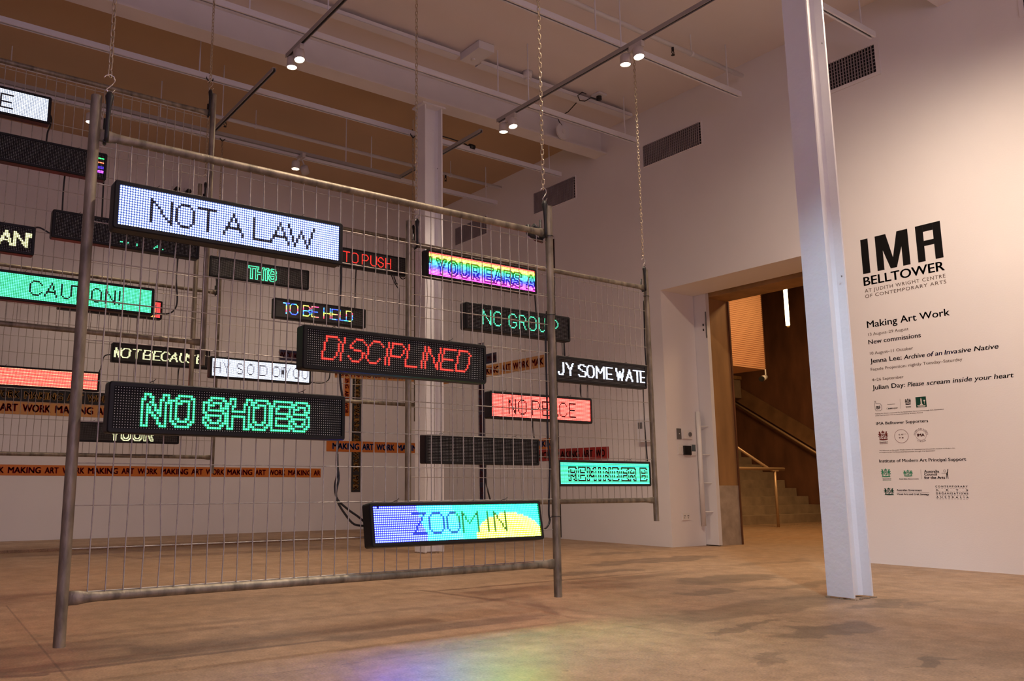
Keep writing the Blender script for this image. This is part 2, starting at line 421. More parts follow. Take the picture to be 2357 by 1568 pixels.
spotlight(4.52, 9.74, ZT, [(-.08, .0, -.16), (.07, .04, -.18)], 'warm spotlight with two heads on the back-wall track, just over the front mesh panel', [(4.3, 9.9, 0), (7.6, 12.6, 1.6)], 62, 1.6, .8)
spotlight(1.9, 9.74, ZT, [(-.08, .0, -.16), (.07, .04, -.18)], 'warm spotlight with two heads on the back-wall track, by the near post top', [(1.7, 9.9, 0), (4.6, 12.6, 1.2)], 62, 1.6, .8)
# the same fittings and one added cool one further along the tracks, behind the camera's upper edge
spotlight(3.28, 3.0, ZT, G2, 'twin warm spotlight overhead on the middle track, above the front mesh panel', [(2.2, 4.6, 0), (1.2, 2.4, 0)], 190)
spotlight(6.1, 2.9, ZT, G2, 'twin warm spotlight near the big column, washing the lettered wall', [(8.66, 4.3, 1.3), (8.66, 2.5, 1.0)], 150, 2.1, 1.0)
spotlight(6.1, .9, ZT, G2, 'twin warm spotlight further along, washing the wall past the lettering', [(8.66, 1.2, 1.6), (8.66, .0, 1.6)], 110, 2.0, 1.0)
spotlight(6.1, -1.4, ZT, G2, 'twin warm spotlight on the long track behind the camera', [(8.66, -1.6, 1.6), (5.2, -1.4, 0)], 150, 2.0, 1.0)
spotlight(3.28, .75, ZT, G2, 'added twin cool white spotlight, out of view on the middle track, aimed at the nearest column', [(5.9, 3.35, 1.2), (2.7, 2.5, 0)], 420, .62, 1.0, (.60, .82, 1.0), 210, .95)  # added cool fill for the near column and the floor in front
spotlight(3.28, .2, ZT, G2, 'twin warm spotlight on the middle track over the camera', [(4.0, 1.0, 0), (3.2, -1.0, 0)], 80, 1.8, 1.0)
spotlight(3.28, -2.6, ZT, G2, 'twin warm spotlight on the middle track behind the camera', [(1.0, -5, 2), (5.4, -3.4, 0)], 220, 1.8, 1.0)
spotlight(-1.6, 9.74, ZT, [(-.08, .0, -.16), (.07, .04, -.18)], 'warm spotlight with two heads far along the back-wall track', [(-1.2, 11.0, 0), (.6, 12.6, 1.4)], 62, 1.6, .8)

def pipe(name, p0, p1, r, label, sprinklers=(), hangers=()):
    c = [(a+b_)/2 for a, b_ in zip(p0, p1)]
    t = thing(name, label, 'pipe', R(*c))
    L_ = lambda p: tuple((a-b_)*S for a, b_ in zip(p, c))
    b = MB(); b.tube([L_(p0), L_(p1)], r, 12); b.obj('pipe_run', M['channel'], t, True)
    for p in hangers:
        b = MB(); q = L_(p); b.tube([q, (q[0], q[1], (ZC-c[2])*S)], .006, 6); b.tube([(q[0]-.012, q[1], q[2]), (q[0]+.012, q[1], q[2])], r*1.25, 12); b.obj('hanger', M['channel'], t)
    return t
pipe('sprinkler_pipe', (-5.5, 5.69, 5.74), (8.5, 5.69, 5.74), .022, 'white sprinkler pipe under the ceiling beside the big column', hangers=[(7.55, 5.69, 5.74), (4.6, 5.69, 5.74), (1, 5.69, 5.74)])
pipe('sprinkler_pipe', (-5.5, 10.36, 5.74), (8.5, 10.36, 5.74), .022, 'white sprinkler pipe under the dim ceiling behind the beam', hangers=[(7.45, 10.36, 5.74), (4.1, 10.36, 5.74), (1, 10.36, 5.74)])
def sprinkler(x, y, label):
    t = thing('fire_sprinkler', label, 'sprinkler', R(x, y, 5.71))
    b = MB(); b.cyl((0, 0, -.03), .012, .04, 8); b.obj('body', M['slot'], t)
    b = MB(); b.tube([(-.012, 0, -.03), (-.016, 0, -.05), (0, 0, -.068), (.016, 0, -.05), (.012, 0, -.03)], .004, 5); b.obj('yoke', M['slot'], t)
    b = MB(); b.cyl((0, 0, -.075), .018, .004, 10); b.obj('deflector', M['slot'], t)
sprinkler(7.22, 5.69, 'small dark sprinkler head under the pipe near the big column')
sprinkler(7.35, 10.36, 'small dark sprinkler head under the pipe behind the far column')
sprinkler(3.66, 10.36, 'small dark sprinkler head under the pipe beside the short track')
# cable tray with detector box
t = thing('cable_tray', 'white cable tray running along the ceiling in front of the beam', 'cable tray', R(1.4, 7.5, 5.9))
b = MB(); b.box(-6.9*S, 4.10*S, -.05, -.046, -.01, .03); b.box(-6.9*S, 4.10*S, -.05, .05, -.012, -.008); b.box(-6.9*S, 4.10*S, .046, .05, -.01, .03); b.obj('tray_length', M['channel'], t)
b = MB(); b.box(4.42*S, 7.1*S, -.05, -.046, -.01, .03); b.box(4.42*S, 7.1*S, -.05, .05, -.012, -.008); b.box(4.42*S, 7.1*S, .046, .05, -.01, .03); b.obj('tray_length', M['channel'], t)
t = thing('detector_box', 'white square detector box on the ceiling next to the cable tray', 'detector', R(5.67, 7.33, 5.9))
b = MB(); b.box(-.095, .095, -.16, .15, -.02, .06); b.obj('casing', M['channel'], t)
b = MB(); b.cyl((0, .05, -.035), .016, .016, 12); b.obj('sensor', M['plastic'], t)
for (x, y, lab) in ((6.55, 7.42, 'round white ceiling detector beside the tray, over the far spotlight'), (3.32, 7.42, 'round white ceiling detector beside the middle track')):
    t = thing('smoke_detector', lab, 'detector', R(x, y, 5.93))
    b = MB(); b.cyl((0, 0, -.035), .04, .075, 20, 'z', .055); b.obj('base', M['plastic'], t, True)
    b = MB(); b.cyl((0, 0, -.055), .028, .02, 20); b.obj('cap', M['plastic'], t, True)
# round speaker disc hanging against the beam with cable, socket and plug
t = thing('round_speaker', 'round pale speaker disc hung on the ceiling beam below a black plug', 'speaker', R(7.73, 8.05, 5.70))
b = MB(); b.cyl((0, -.02, 0), .10, .02, 32, 'y'); b.obj('disc', M['channel'], t)
b = MB(); b.cyl((0, -.026, 0), .03, .006, 24, 'y'); b.obj('centre_ring', M['beam'], t)
t = thing('ceiling_socket', 'square ceiling socket with a black plug above the round speaker', 'socket', R(7.75, 7.35, 5.97))
b = MB(); b.box(-.06, .06, -.06, .06, -.02, .005); b.obj('plate', M['channel'], t)
b = MB(); b.cyl((0, 0, -.06), .03, .04, 16); b.obj('plug', M['black'], t)
b = MB(); b.tube([(-.02, 0, -.06), (-.10, .02, -.05), (-.17, .05, -.10), (-.24, .06, -.11), (-.30, .03, -.08), (-.26, .0, -.04), (-.18, .02, -.03)], .006, 6)
b.obj('lead', M['cable'], t, True)
o = MB().tube([R(7.62, 7.62, 5.95), R(7.66, 7.85, 5.90), R(7.60, 8.0, 5.86), R(7.66, 8.03, 5.82), R(7.71, 8.03, 5.78)], .006, 6).obj('speaker_cable', M['cable'], None, True)
tag(o, 'thin black looped cable running down the beam to the round speaker', 'cable')
t = thing('black_adaptor', 'black cylindrical plug adaptor lying on the channel behind the far column', 'adaptor', R(6.62, 8.70, 5.44))
b = MB(); b.cyl((-.035, 0, 0), .032, .07, 16, 'x'); b.obj('body', M['black'], t, True)
b = MB(); b.tube([(-.035, 0, 0), (-.12, 0, .02), (-.3, 0, .03), (-.55, 0, .03)], .007, 6); b.obj('lead', M['cable'], t, True)
for (x, lab) in ((3.677, 'small dark security camera high on the back wall, the larger of two'), (3.86, 'small dark security camera high on the back wall, the smaller of two')):
    t = thing('security_camera', lab, 'camera', R(x, 12.6, 5.42))
    b = MB(); b.cyl((0, -.11, -.03), .034, .10, 14, 'y', .03); b.obj('barrel', M['black'], t, True)
    b = MB(); b.box(-.03, .03, -.02, .035, .0, .04); b.obj('bracket', M['plastic'], t)
# ---------------------------------------------------------------- vents in the right wall
def vent(y0, y1, z0, z1, label, fm='vent', border=.03):
    yc, zc = (y0+y1)/2, (z0+z1)/2
    t = thing('air_vent', label, 'vent', R(XW, yc, zc), 'air grilles high on the long wall')
    hw, hh = (y0-y1)/2*S, (z1-z0)/2*S; k = border
    b = MB(); b.box(-.004, -.001, -hw, hw, -hh, hh); b.obj('dark_backing', M['ventdark'], t)
    b = MB()
    b.box(-.014, 0, -hw-k, hw+k, hh, hh+k); b.box(-.014, 0, -hw-k, hw+k, -hh-k, -hh)
    b.box(-.014, 0, -hw-k, -hw, -hh, hh); b.box(-.014, 0, hw, hw+k, -hh, hh)
    b.obj('frame', M['wall'], t)
    b = MB(); n = int(2*hw/.026)
    for i in range(1, n): y = -hw+2*hw*i/n; b.box(-.026, -.006, y-.0016, y+.0016, -hh, hh)
    tag(b.obj('fins', M[fm], t), kind='stuff')
    b = MB(); n = 8
    for i in range(1, n): z = -hh+2*hh*i/n; b.box(-.010, -.004, -hw, hw, z-.0025, z+.0025)
    tag(b.obj('cross_bars', M[fm], t), kind='stuff')
vent(5.14, 4.18, 5.175, 5.49, 'air grille high on the wall, partly behind the nearest column', border=.035)
vent(7.41, 6.44, 5.165, 5.467, 'air grille high on the wall, next along from the column towards the back', border=.012)
vent(9.71, 8.76, 5.125, 5.465, 'air grille high on the wall behind the front panel chain', border=.012)
vent(11.89, 10.96, 5.13, 5.445, 'air grille nearest the back corner, seen through the front mesh panel', border=.012)
vent(2.80, 1.84, 5.18, 5.49, 'air grille in the top corner above the wall lettering', border=.035)

# ---------------------------------------------------------------- sliding door, jamb, wall devices
t = thing('sliding_door', 'white sliding door leaf peeking out of its wall pocket beside the doorway', 'door', R(9.36, 7.1, 0))
def loc(mb, o, *v):
    x0, x1, y0, y1, z0, z1 = v
    return mb.box((x0-o[0])*S, (x1-o[0])*S, (y0-o[1])*S, (y1-o[1])*S, (z0-o[2])*S, (z1-o[2])*S)
DO = (9.36, 7.1, 0)
b = MB(); loc(b, DO, 9.335, 9.40, 7.035, 7.60, .012, 3.385); b.obj('leaf', M['door'], t)
b = MB(); b.tube([tuple(c*S for c in (9.25-9.36, 7.195-7.1, .255)), tuple(c*S for c in (9.25-9.36, 7.195-7.1, 1.762))], .025, 14); hnd = b.obj('pull_handle', M['plastic'], t, True)
for z in (1.566, 1.19, .815, .44):
    b = MB(); b.tube([tuple(c*S for c in (9.25-9.36, 7.195-7.1, z)), tuple(c*S for c in (9.30-9.36, 7.15-7.1, z)), tuple(c*S for c in (9.335-9.36, 7.10-7.1, z))], .006, 6); b.obj('standoff', M['plastic'], hnd)
b = MB(); loc(b, DO, 9.329, 9.336, 7.036, 7.056, 2.76, 3.12); b.obj('edge_plate', M['greyplate'], t)
for z in (2.86, 2.93):
    b = MB(); loc(b, DO, 9.328, 9.336, 7.085, 7.10, z, z+.03); b.obj('latch_hole', M['slot'], t)
t = thing('door_frame', 'timber-lined door frame with pale concrete block at its foot', 'door frame', R(9.63, 7.0, 0))
DF = (9.63, 7.0, 0)
b = MB(); loc(b, DF, 9.42, 9.86, 7.08, 7.34, .78, 3.33); b.obj('timber_lining', M['wood'], t)
b = MB(); loc(b, DF, 9.42, 9.86, 7.075, 7.34, 0, .78); b.obj('concrete_block', M['conc'], t)
b = MB(); loc(b, DF, 9.405, 9.86, OY0-.1, 7.08, 3.33, 3.60); b.obj('header_board', M['wood'], t)
b = MB(); loc(b, DF, 9.86, 9.885, 7.06, 7.34, 0, 3.33); b.obj('edge_strip', M['darkwood'], t)
b = MB(); loc(b, DF, 9.42, 9.86, OY0-.3, OY0-.05, 0, 3.33); b.obj('timber_lining', M['wood'], t)
b = MB(); loc(b, DF, 9.335, 9.35, OY0, 7.3, 3.392, 3.41); b.obj('shadow_gap', M['slot'], t)

def plate(name, x0, x1, z0, z1, d, m, label, cat, extra=None):
    xc, zc = (x0+x1)/2, (z0+z1)/2
    t = thing(name, label, cat, R(xc, OY1, zc))
    hw, hh = abs(x1-x0)/2*S, abs(z1-z0)/2*S
    b = MB(); b.box(-hw, hw, -d, 0, -hh, hh); b.obj('cover', M[m], t)
    if extra: extra(t, hw, hh, d)
    return t
def ex_switch(t, hw, hh, d):
    for sx in (-1, 1):
        for sz in (-.55, 0, .55):
            b = MB(); b.box(sx*hw*.45-hw*.25, sx*hw*.45+hw*.25, -d-.003, -d, sz*hh-hh*.18, sz*hh+hh*.18); b.obj('rocker', M['plastic'], t)
def ex_dial(t, hw, hh, d):
    b = MB(); b.cyl((hw*.35, -d, 0), hh*.5, -.012, 16, 'y'); b.obj('dial', M['greyplate'], t)
def ex_key(t, hw, hh, d):
    b = MB(); b.cyl((0, -d, 0), .006, -.006, 10, 'y'); b.obj('key_switch', M['plastic'], t)
def ex_lcd(t, hw, hh, d):
    b = MB(); b.box(-hw*.55, hw*.8, -d-.003, -d, -hh*.3, hh*.85); b.obj('display', M['screen'], t)
def ex_gpo(t, hw, hh, d):
    for sx in (-1, 1):
        for (a, c) in ((-.22, .2), (.22, .2), (0, -.35)):
            b = MB(); x = sx*hw*.48+a*hw*.6; z = c*hh; b.box(x-.003, x+.003, -d-.002, -d, z-.006, z+.006); b.obj('socket_slot', M['slot'], t)
plate('key_switch_plate', 8.845, 8.93, 1.385, 1.525, .008, 'greyplate', 'narrow grey metal switch plate on the door recess', 'switch', ex_key)
plate('control_panel', 8.955, 9.14, 1.395, 1.51, .02, 'plastic', 'white control unit with a round dial on the door recess', 'control', ex_dial)
plate('light_switch', 8.855, 8.95, 1.185, 1.32, .008, 'plastic', 'white multi-gang light switch, leftmost of the lower row on the door recess', 'switch', ex_switch)
plate('card_reader', 8.955, 9.085, 1.18, 1.30, .03, 'black', 'rounded black card reader on the door recess', 'card reader')
plate('thermostat', 9.09, 9.20, 1.175, 1.33, .015, 'plastic', 'white thermostat with a dark display beside the black reader', 'thermostat', ex_lcd)
plate('power_socket', 8.87, 9.02, .335, .43, .01, 'plastic', 'white double power socket low on the door recess', 'socket', ex_gpo)
t = thing('alarm_panel', 'pale alarm panel box on the long wall behind the far mesh panel', 'alarm panel', R(XW, 7.6, 1.51))
b = MB(); b.box(-.035, 0, -.09, .09, -.13, .13); b.obj('casing', M['channel'], t)
b = MB(); b.box(-.038, -.035, .01, .07, .02, .09); b.obj('keypad', M['greyplate'], t)

# ---------------------------------------------------------------- foyer beyond the doorway
b = MB(); rbox(b, 9.33, 17.9, 14.2, 14.4, -.12, 6); struct(b, 'wall_foyer_back', M['darkwood'])
b = MB(); rbox(b, 17.7, 17.9, -1, 14.2, -.12, 6); 
struct(b, 'wall_foyer_side', M['darkwood'])
b = MB(); rbox(b, 9.33, 17.9, -1.2, -1, -.12, 6); struct(b, 'wall_foyer_front', M['darkwood'])
b = MB(); rbox(b, 9.33, 17.9, -1.2, 14.4, 6, 6.15); struct(b, 'ceiling_foyer', M['darkwood'])
t = thing('staircase', 'concrete staircase rising beyond the doorway', 'staircase', R(15.3, 10.32, 0))
for i in range(14):
    b = MB(); y = i*.276
    b.box(-3.1*S, 2.35*S, y*S, (y+.276*(14-i))*S if i == 13 else (y+.30)*S, 0 if i < 2 else (i-1)*.18*S, (i+1)*.18*S-.006)
    b.obj('step', M['step'], t)
    if i == 0: 
        b = MB(); b.box(-1.35*S, -1.02*S, -.02, 0, .01, .20); b.obj('access_panel', M['black'], t)
b = MB(); rbox(b, 17.60, 17.70, 8.0, 14.2, 0, .01)
t2 = thing('wall_handrail', 'brass handrail climbing the timber wall beside the stairs', 'handrail', R(17.6, 10.3, 1.5))
b = MB(); b.tube([R(-.0, -1.2, -.95), R(-.0, 3.2, 1.84)], .022, 10); b.obj('rail', M['brass'], t2, True)
for k in range(4):
    b = MB(); y = -.8+k*1.05; z = -.95+(y+1.2)*.634; b.tube([R(0, y, z), R(.05, y, z-.05), R(.1, y, z-.05)], .008, 6); b.obj('bracket', M['brass'], t2)
t2 = thing('stair_handrail', 'brass handrail on a round post at the foot of the stairs', 'handrail', R(14.38, 9.5, 0))
b = MB(); b.tube([R(0, 0, 0), R(0, 0, 1.06)], .021, 12); b.obj('post', M['brass'], t2, True)
b = MB(); b.tube([R(.30, 0, 1.085), R(-2.6, 0, 1.085)], .024, 12); b.obj('rail', M['brass'], t2, True)
b = MB(); b.tube([R(-.15, .02, 1.085), R(-.12, 2.2, 2.48)], .022, 12); b.obj('rising_rail', M['brass'], t2, True)
b = MB(); b.box(-.08, .08, -.02, .02, 1.04*S, 1.06*S); b.obj('saddle', M['brass'], t2)
# sloping timber board along the stair wall and the ledge of the upper landing
t2 = thing('sloping_board', 'broad timber board sloping down the foyer wall above the handrail', 'timber board', R(17.66, 10.5, 1.5))
b = MB(); b.add([R(-.03, -1.9, -1.2), R(-.03, 3.4, 2.16), R(-.03, 3.4, 2.55), R(-.03, -1.9, -.80), R(.03, -1.9, -1.2), R(.03, 3.4, 2.16), R(.03, 3.4, 2.55), R(.03, -1.9, -.80)],
      [(0,1,2,3), (7,6,5,4), (0,4,5,1), (1,5,6,2), (2,6,7,3), (3,7,4,0)]); b.obj('board', M['stairwood'], t2)
t2 = thing('landing_ledge', 'grey concrete ledge of the upper landing under the perforated screen', 'ledge', R(16.4, 12.4, 2.87))
b = MB(); b.box(-2.6*S, 1.22*S, 0, .5, 0, .50*S); b.obj('slab', M['step'], t2)
b = MB(); b.box(-2.6*S, 1.22*S, -.03, 0, .45*S, .53*S); b.obj('lip', M['wood'], t2)

# warm perforated screen volume hanging from the ceiling
t2 = thing('hanging_screen', 'tall warm-lit perforated screen volume hanging over the stairs', 'screen', R(14.2, 10.3, 3.17))
b = MB(); b.box(-1.3*S, 1.31*S, 0, 1.2, 0, 2.83*S); b.obj('core', M['mesh'], t2)
b = MB()
for i in range(64):
    z = .03+i*.036; b.box(-1.3*S, 1.31*S, -.008, 0, z, z+.018)
tag(b.obj('mesh_bars', M['mesh'], t2), kind='stuff')
for x in (-.02, 1.31):
    b = MB(); b.box(x*S-.006, x*S+.006, -.012, 0, 0, 2.83*S); b.obj('edge_trim', M['darkwood'], t2)
t2 = thing('security_camera', 'white bullet security camera under the perforated screen', 'camera', R(15.3, 10.2, 3.05))
b = MB(); b.tube([(-.16, -.06, -.10), (.06, .02, -.05)], .045, 14); b.obj('barrel', M['plastic'], t2, True)
b = MB(); b.tube([(-.19, -.07, -.107), (-.16, -.06, -.10)], .047, 14); b.obj('lens_shroud', M['black'], t2, True)
b = MB(); b.tube([(.05, .02, -.05), (.12, .05, -.02), (.12, .05, .10)], .012, 8); b.obj('bracket', M['plastic'], t2, True)
t2 = thing('tube_light', 'bright vertical tube light in the dark foyer', 'tube light', R(15.16, 9.5, 3.95))
b = MB(); b.tube([(0, 0, 0), (0, 0, .84*S)], .032, 14); b.obj('tube', M['tube'], t2, True)
b = MB(); b.tube([(.02, 0, -.03), (0, 0, 0)], .02, 10); b.obj('end_cap', M['brass'], t2, True)
b = MB(); b.tube([(0, 0, .84*S), (0, 0, 2.05*S)], .005, 6); b.obj('suspension', M['slot'], t2, True)
b = MB(); rnd = random.Random(5)
for i in range(46):
    for j in range(3): b.cyl(R(14.75+i*.055, 9.75+j*.055+.02*(i % 2), 0), .014, .005, 8)
tag(b.obj('tactile_studs', M['brass']), 'glinting metal tactile studs on the foyer floor before the stairs', 'floor studs', kind='stuff')
for i in range(6):
    t2 = thing('upright_slat', 'upright slat under the perforated screen, %s in its row' % ('first', 'second', 'third', 'fourth', 'fifth', 'last')[i], 'slat', R(16.7+i*.16, 12.6, 3.41), 'upright slats above the landing ledge')
    b = MB(); b.box(-.02, .02+.02*(i % 2), 0, .05, 0, .24); b.obj('board', M['black'] if i % 2 else M['greyplate'], t2)

def area(name, loc_, rot, sx, sy, e, col):
    ld = bpy.data.lights.new(name, 'AREA'); ld.shape = 'RECTANGLE'; ld.size = sx; ld.size_y = sy; ld.energy = e; ld.color = col
    o = bpy.data.objects.new(name, ld); COL.objects.link(o); o.location = loc_; o.rotation_euler = rot; return o
area('foyer_ceiling_light', R(13.5, 7.4, 5.6), (0, 0, 0), 1.6, 1.6, 110, (1, .60, .28))
area('foyer_ceiling_light', R(12.2, 5.8, 5.0), (0, 0, 0), 1.0, 1.0, 80, (1, .62, .30))

# ---------------------------------------------------------------- mesh fence panels
PW, PH = 2.4, 2.1
HZ = [.186+.1555*i for i in range(12)]
VX = [.085+.0635*i for i in range(36)]
def vwire_mesh(k):
    rnd = random.Random(40+k); zs = [.165]+HZ+[1.935]
    if k == 0: pts = [(0, 0, .165), (0, 0, 1.935)]
    else: pts = [(rnd.uniform(-1, 1)*(.0015 if k < 4 else .007), 0, z) for z in zs]
    return MB().tube(pts, .0026, 6, False).mesh('vertical_wire', M['wire'], True)
VW = [vwire_mesh(k) for k in range(6)]
HW = MB().tube([(.018, .0045, 0), (1.2, .0045, -.001), (2.382, .0045, 0)], .0024, 6, False).mesh('horizontal_wire', M['wire'], True)
POST = MB()
POST.tube([(0, 0, 0), (0, 0, PH)], .0215, 14, False)
POST.add([(.0215*math.cos(2*PI*k/14), .0215*math.sin(2*PI*k/14), z) for z in (.004, PH-.004) for k in range(14)], [tuple(range(14))[::-1], tuple(range(14, 28))])
POST_ME = POST.mesh('post', M['galv'], True)
def rail_mesh(flip):
    n = 14; secs = [(.018, .026, .008), (.05, .026, .009), (.085, .020, .014), (.13, .0175, .0175), (1.2, .0175, .0175), (2.27, .0175, .0175), (2.315, .020, .014), (2.35, .026, .009), (2.382, .026, .008)]
    vs = []; fs = []
    for (x, rz, ry) in secs:
        dz = 0.0
        for k in range(n): vs.append((x, ry*math.cos(2*PI*k/n), dz+rz*math.sin(2*PI*k/n)))
    for i in range(len(secs)-1):
        for k in range(n): fs.append((i*n+k, (i+1)*n+k, (i+1)*n+(k+1) % n, i*n+(k+1) % n))
    fs += [tuple(range(n)), tuple(range((len(secs)-1)*n, len(secs)*n))[::-1]]
    return MB().add(vs, [tuple(reversed(f)) for f in fs]).mesh('rail', M['galv'], True)
RAIL = rail_mesh(0)
WELD = MB().cyl((0, 0, -.03), .0235, .06, 14).mesh('weld_collar', M['galv'], True)
DZ = -.134
PAN = {'P1': (.63, 3.285, .225), 'P2': (2.98, 4.645, .503), 'P3': (-.44, 5.83, 1.65), 'P4': (2.34, 7.24, 1.448), 'P5': (.62, 8.52, .909)}
PLAB = {'P1': 'nearest galvanised mesh fence panel hanging in front, carrying the largest signs',
        'P2': 'mesh fence panel hanging behind the front one, between the two columns',
        'P3': 'highest mesh fence panel, hanging at the picture edge behind the near post',
        'P4': 'mesh fence panel hanging beside the far column, deep behind the front panel',
        'P5': 'deepest mesh fence panel, hanging low close to the back wall'}
for key, (px, py, pz) in PAN.items():
    t = thing('fence_panel', PLAB[key], 'fence panel', (px, py, pz+DZ), 'galvanised mesh fence panels hanging from chains')
    rnd = random.Random(key)
    for x in (0, PW): link('post', POST_ME, t, (x, 0, 0))
    for z in (.167, 1.941): link('rail', RAIL, t, (0, 0, z))
    for z in HZ: link('horizontal_wire', HW, t, (0, 0, z))
    for i, x in enumerate(VX):
        k = rnd.choice([0, 1, 1, 2, 2, 3, 3, 1, 4]) if not (key == 'P1' and i == 13) else 5
        link('vertical_wire', VW[k], t, (x, 0, 0))

# ---------------------------------------------------------------- chains, hooks, straps
def link_mesh():
    hl, hw, r = .0172, .0078, .0030; pts = []
    for k in range(5): a = PI*k/4; pts.append((hw*math.cos(a), 0, hl-hw+hw*math.sin(a)))
    for k in range(5): a = PI+PI*k/4; pts.append((hw*math.cos(a), 0, -hl+hw+hw*math.sin(a)))
    n = 5; vs = []; fs = []; m_ = len(pts)
    for i, p in enumerate(pts):
        p = Vector(p); t = (Vector(pts[(i+1) % m_])-Vector(pts[i-1])).normalized(); nr = Vector((0, 1, 0)); bn = t.cross(nr)
        for k in range(n): vs.append(p+nr*(r*math.cos(2*PI*k/n))+bn*(r*math.sin(2*PI*k/n)))
    for i in range(m_):
        for k in range(n): fs.append((i*n+k, i*n+(k+1) % n, ((i+1) % m_)*n+(k+1) % n, ((i+1) % m_)*n+k))
    return MB().add(vs, fs).mesh('chain_link', M['chain'], True)
LINK = link_mesh()
ZCH = 5.37*S
def chain(x, y, zpost, label, ztop=ZCH):
    """zpost = z of the post top; the chain ends in an S-hook and a black rubber strap round the top rail"""
    zr = zpost-.159                     # rail height
    t = thing('hanging_chain', label, 'chain', (x, y-.012, zr), 'steel chains holding up the mesh panels')
    st = MB(); st.tube([(0, -.012, -.03), (0, -.014, .0), (0, -.012, .06), (.002, -.008, .12), (.003, -.006, .16), (.003, -.004, .18)], [.009, .009, .0085, .010, .017, .010], 10)
    st.tube([(-.006, -.012, -.028), (.0, .02, -.03), (0, .034, .0), (0, .03, .08)], .007, 8)
    st.obj('rubber_strap', M['rubber'], t, True)
    hk = MB(); c = [(.024, .0, .200), (.012, 0, .182), (-.004, 0, .178), (-.010, 0, .19), (.010, 0, .215), (.020, 0, .232), (.016, 0, .250), (.0, 0, .256), (-.016, 0, .248), (-.022, 0, .236)]
    hk.tube([(a, -.004, z) for a, _, z in c], .0026, 6); hk.obj('s_hook', M['hook'], t, True)
    z0 = .262; n = int((ztop-zr-z0)/.0290)
    for i in range(n):
        o = link('chain_link', LINK, t, (0, 0, z0+i*.0290)); o.rotation_euler = (0, 0, (PI/2 if i % 2 else 0)+.5)
    lp = MB(); zt = z0+n*.029
    lp.tube([(0, 0, zt-.01), (-.03, 0, zt+.02), (-.033, .012, ztop-zr+.03), (0, .012, ztop-zr+.065), (.033, .012, ztop-zr+.03), (.03, 0, zt+.02), (0, 0, zt-.01)], .006, 8)
    lp.obj('webbing_loop', M['rubber'], t, True)
tops = {k: v[2]+PH+DZ for k, v in PAN.items()}
chain(.672, 3.285, tops['P1'], 'chain with S-hook holding the front mesh panel at its near corner')
chain(2.985, 3.285, tops['P1'], 'chain with S-hook holding the front mesh panel at its far corner')
chain(3.035, 4.645, tops['P2'], 'chain passing just in front of the far column, holding the second mesh panel')
chain(5.345, 4.645, tops['P2'], 'chain hanging under the glaring twin spotlight, holding the second mesh panel')
chain(1.925, 5.83, tops['P3'], 'chain holding the highest mesh panel at its visible corner')
chain(2.385, 7.24, tops['P4'], 'thin distant chain holding the panel beside the far column, end away from the column')
chain(4.69, 7.24, tops['P4'], 'thin distant chain holding the panel beside the far column, end at the column')
chain(2.98, 8.52, tops['P5'], 'short distant chain holding the deepest mesh panel')

# ---------------------------------------------------------------- LED signs
GL = {
 'A': [[(0,0),(.5,1),(1,0)], [(.18,.35),(.82,.35)]], 'B': [[(0,0),(0,1),(.75,1),(1,.85),(1,.65),(.75,.5),(0,.5)], [(.75,.5),(1,.35),(1,.15),(.75,0),(0,0)]],
 'C': [[(1,.82),(.75,1),(.25,1),(0,.8),(0,.2),(.25,0),(.75,0),(1,.18)]], 'D': [[(0,0),(0,1),(.65,1),(1,.75),(1,.25),(.65,0),(0,0)]],
 'E': [[(1,1),(0,1),(0,0),(1,0)], [(0,.5),(.85,.5)]], 'G': [[(1,.82),(.75,1),(.25,1),(0,.8),(0,.2),(.25,0),(.75,0),(1,.18),(1,.45),(.6,.45)]],
 'H': [[(0,0),(0,1)], [(1,0),(1,1)], [(0,.5),(1,.5)]], 'I': [[(.5,0),(.5,1)]], 'J': [[(1,1),(1,.2),(.75,0),(.25,0),(0,.2)]],
 'L': [[(0,1),(0,0),(1,0)]], 'M': [[(0,0),(0,1),(.5,.4),(1,1),(1,0)]], 'N': [[(0,0),(0,1),(1,0),(1,1)]],
 'O': [[(.25,0),(0,.2),(0,.8),(.25,1),(.75,1),(1,.8),(1,.2),(.75,0),(.25,0)]], 'P': [[(0,0),(0,1),(.75,1),(1,.85),(1,.6),(.75,.45),(0,.45)]],
 'R': [[(0,0),(0,1),(.75,1),(1,.85),(1,.65),(.75,.5),(0,.5)], [(.5,.5),(1,0)]], 'S': [[(1,.85),(.75,1),(.25,1),(0,.85),(0,.65),(.25,.52),(.75,.48),(1,.35),(1,.15),(.75,0),(.25,0),(0,.15)]],
 'T': [[(0,1),(1,1)], [(.5,1),(.5,0)]], 'U': [[(0,1),(0,.2),(.25,0),(.75,0),(1,.2),(1,1)]], 'W': [[(0,1),(.25,0),(.5,.75),(.75,0),(1,1)]],
 'X': [[(0,0),(1,1)], [(0,1),(1,0)]], 'Y': [[(0,1),(.5,.5),(1,1)], [(.5,.5),(.5,0)]], 'Z': [[(0,1),(1,1),(0,0),(1,0)]],
 '!': [[(.5,1),(.5,.3)], [(.5,0),(.5,0)]], "'": [[(.5,1),(.5,.8)]], '~': [[(0,.9),(.5,1)], [(.5,1),(.5,.3)], [(1,0),(1,0)]],
}
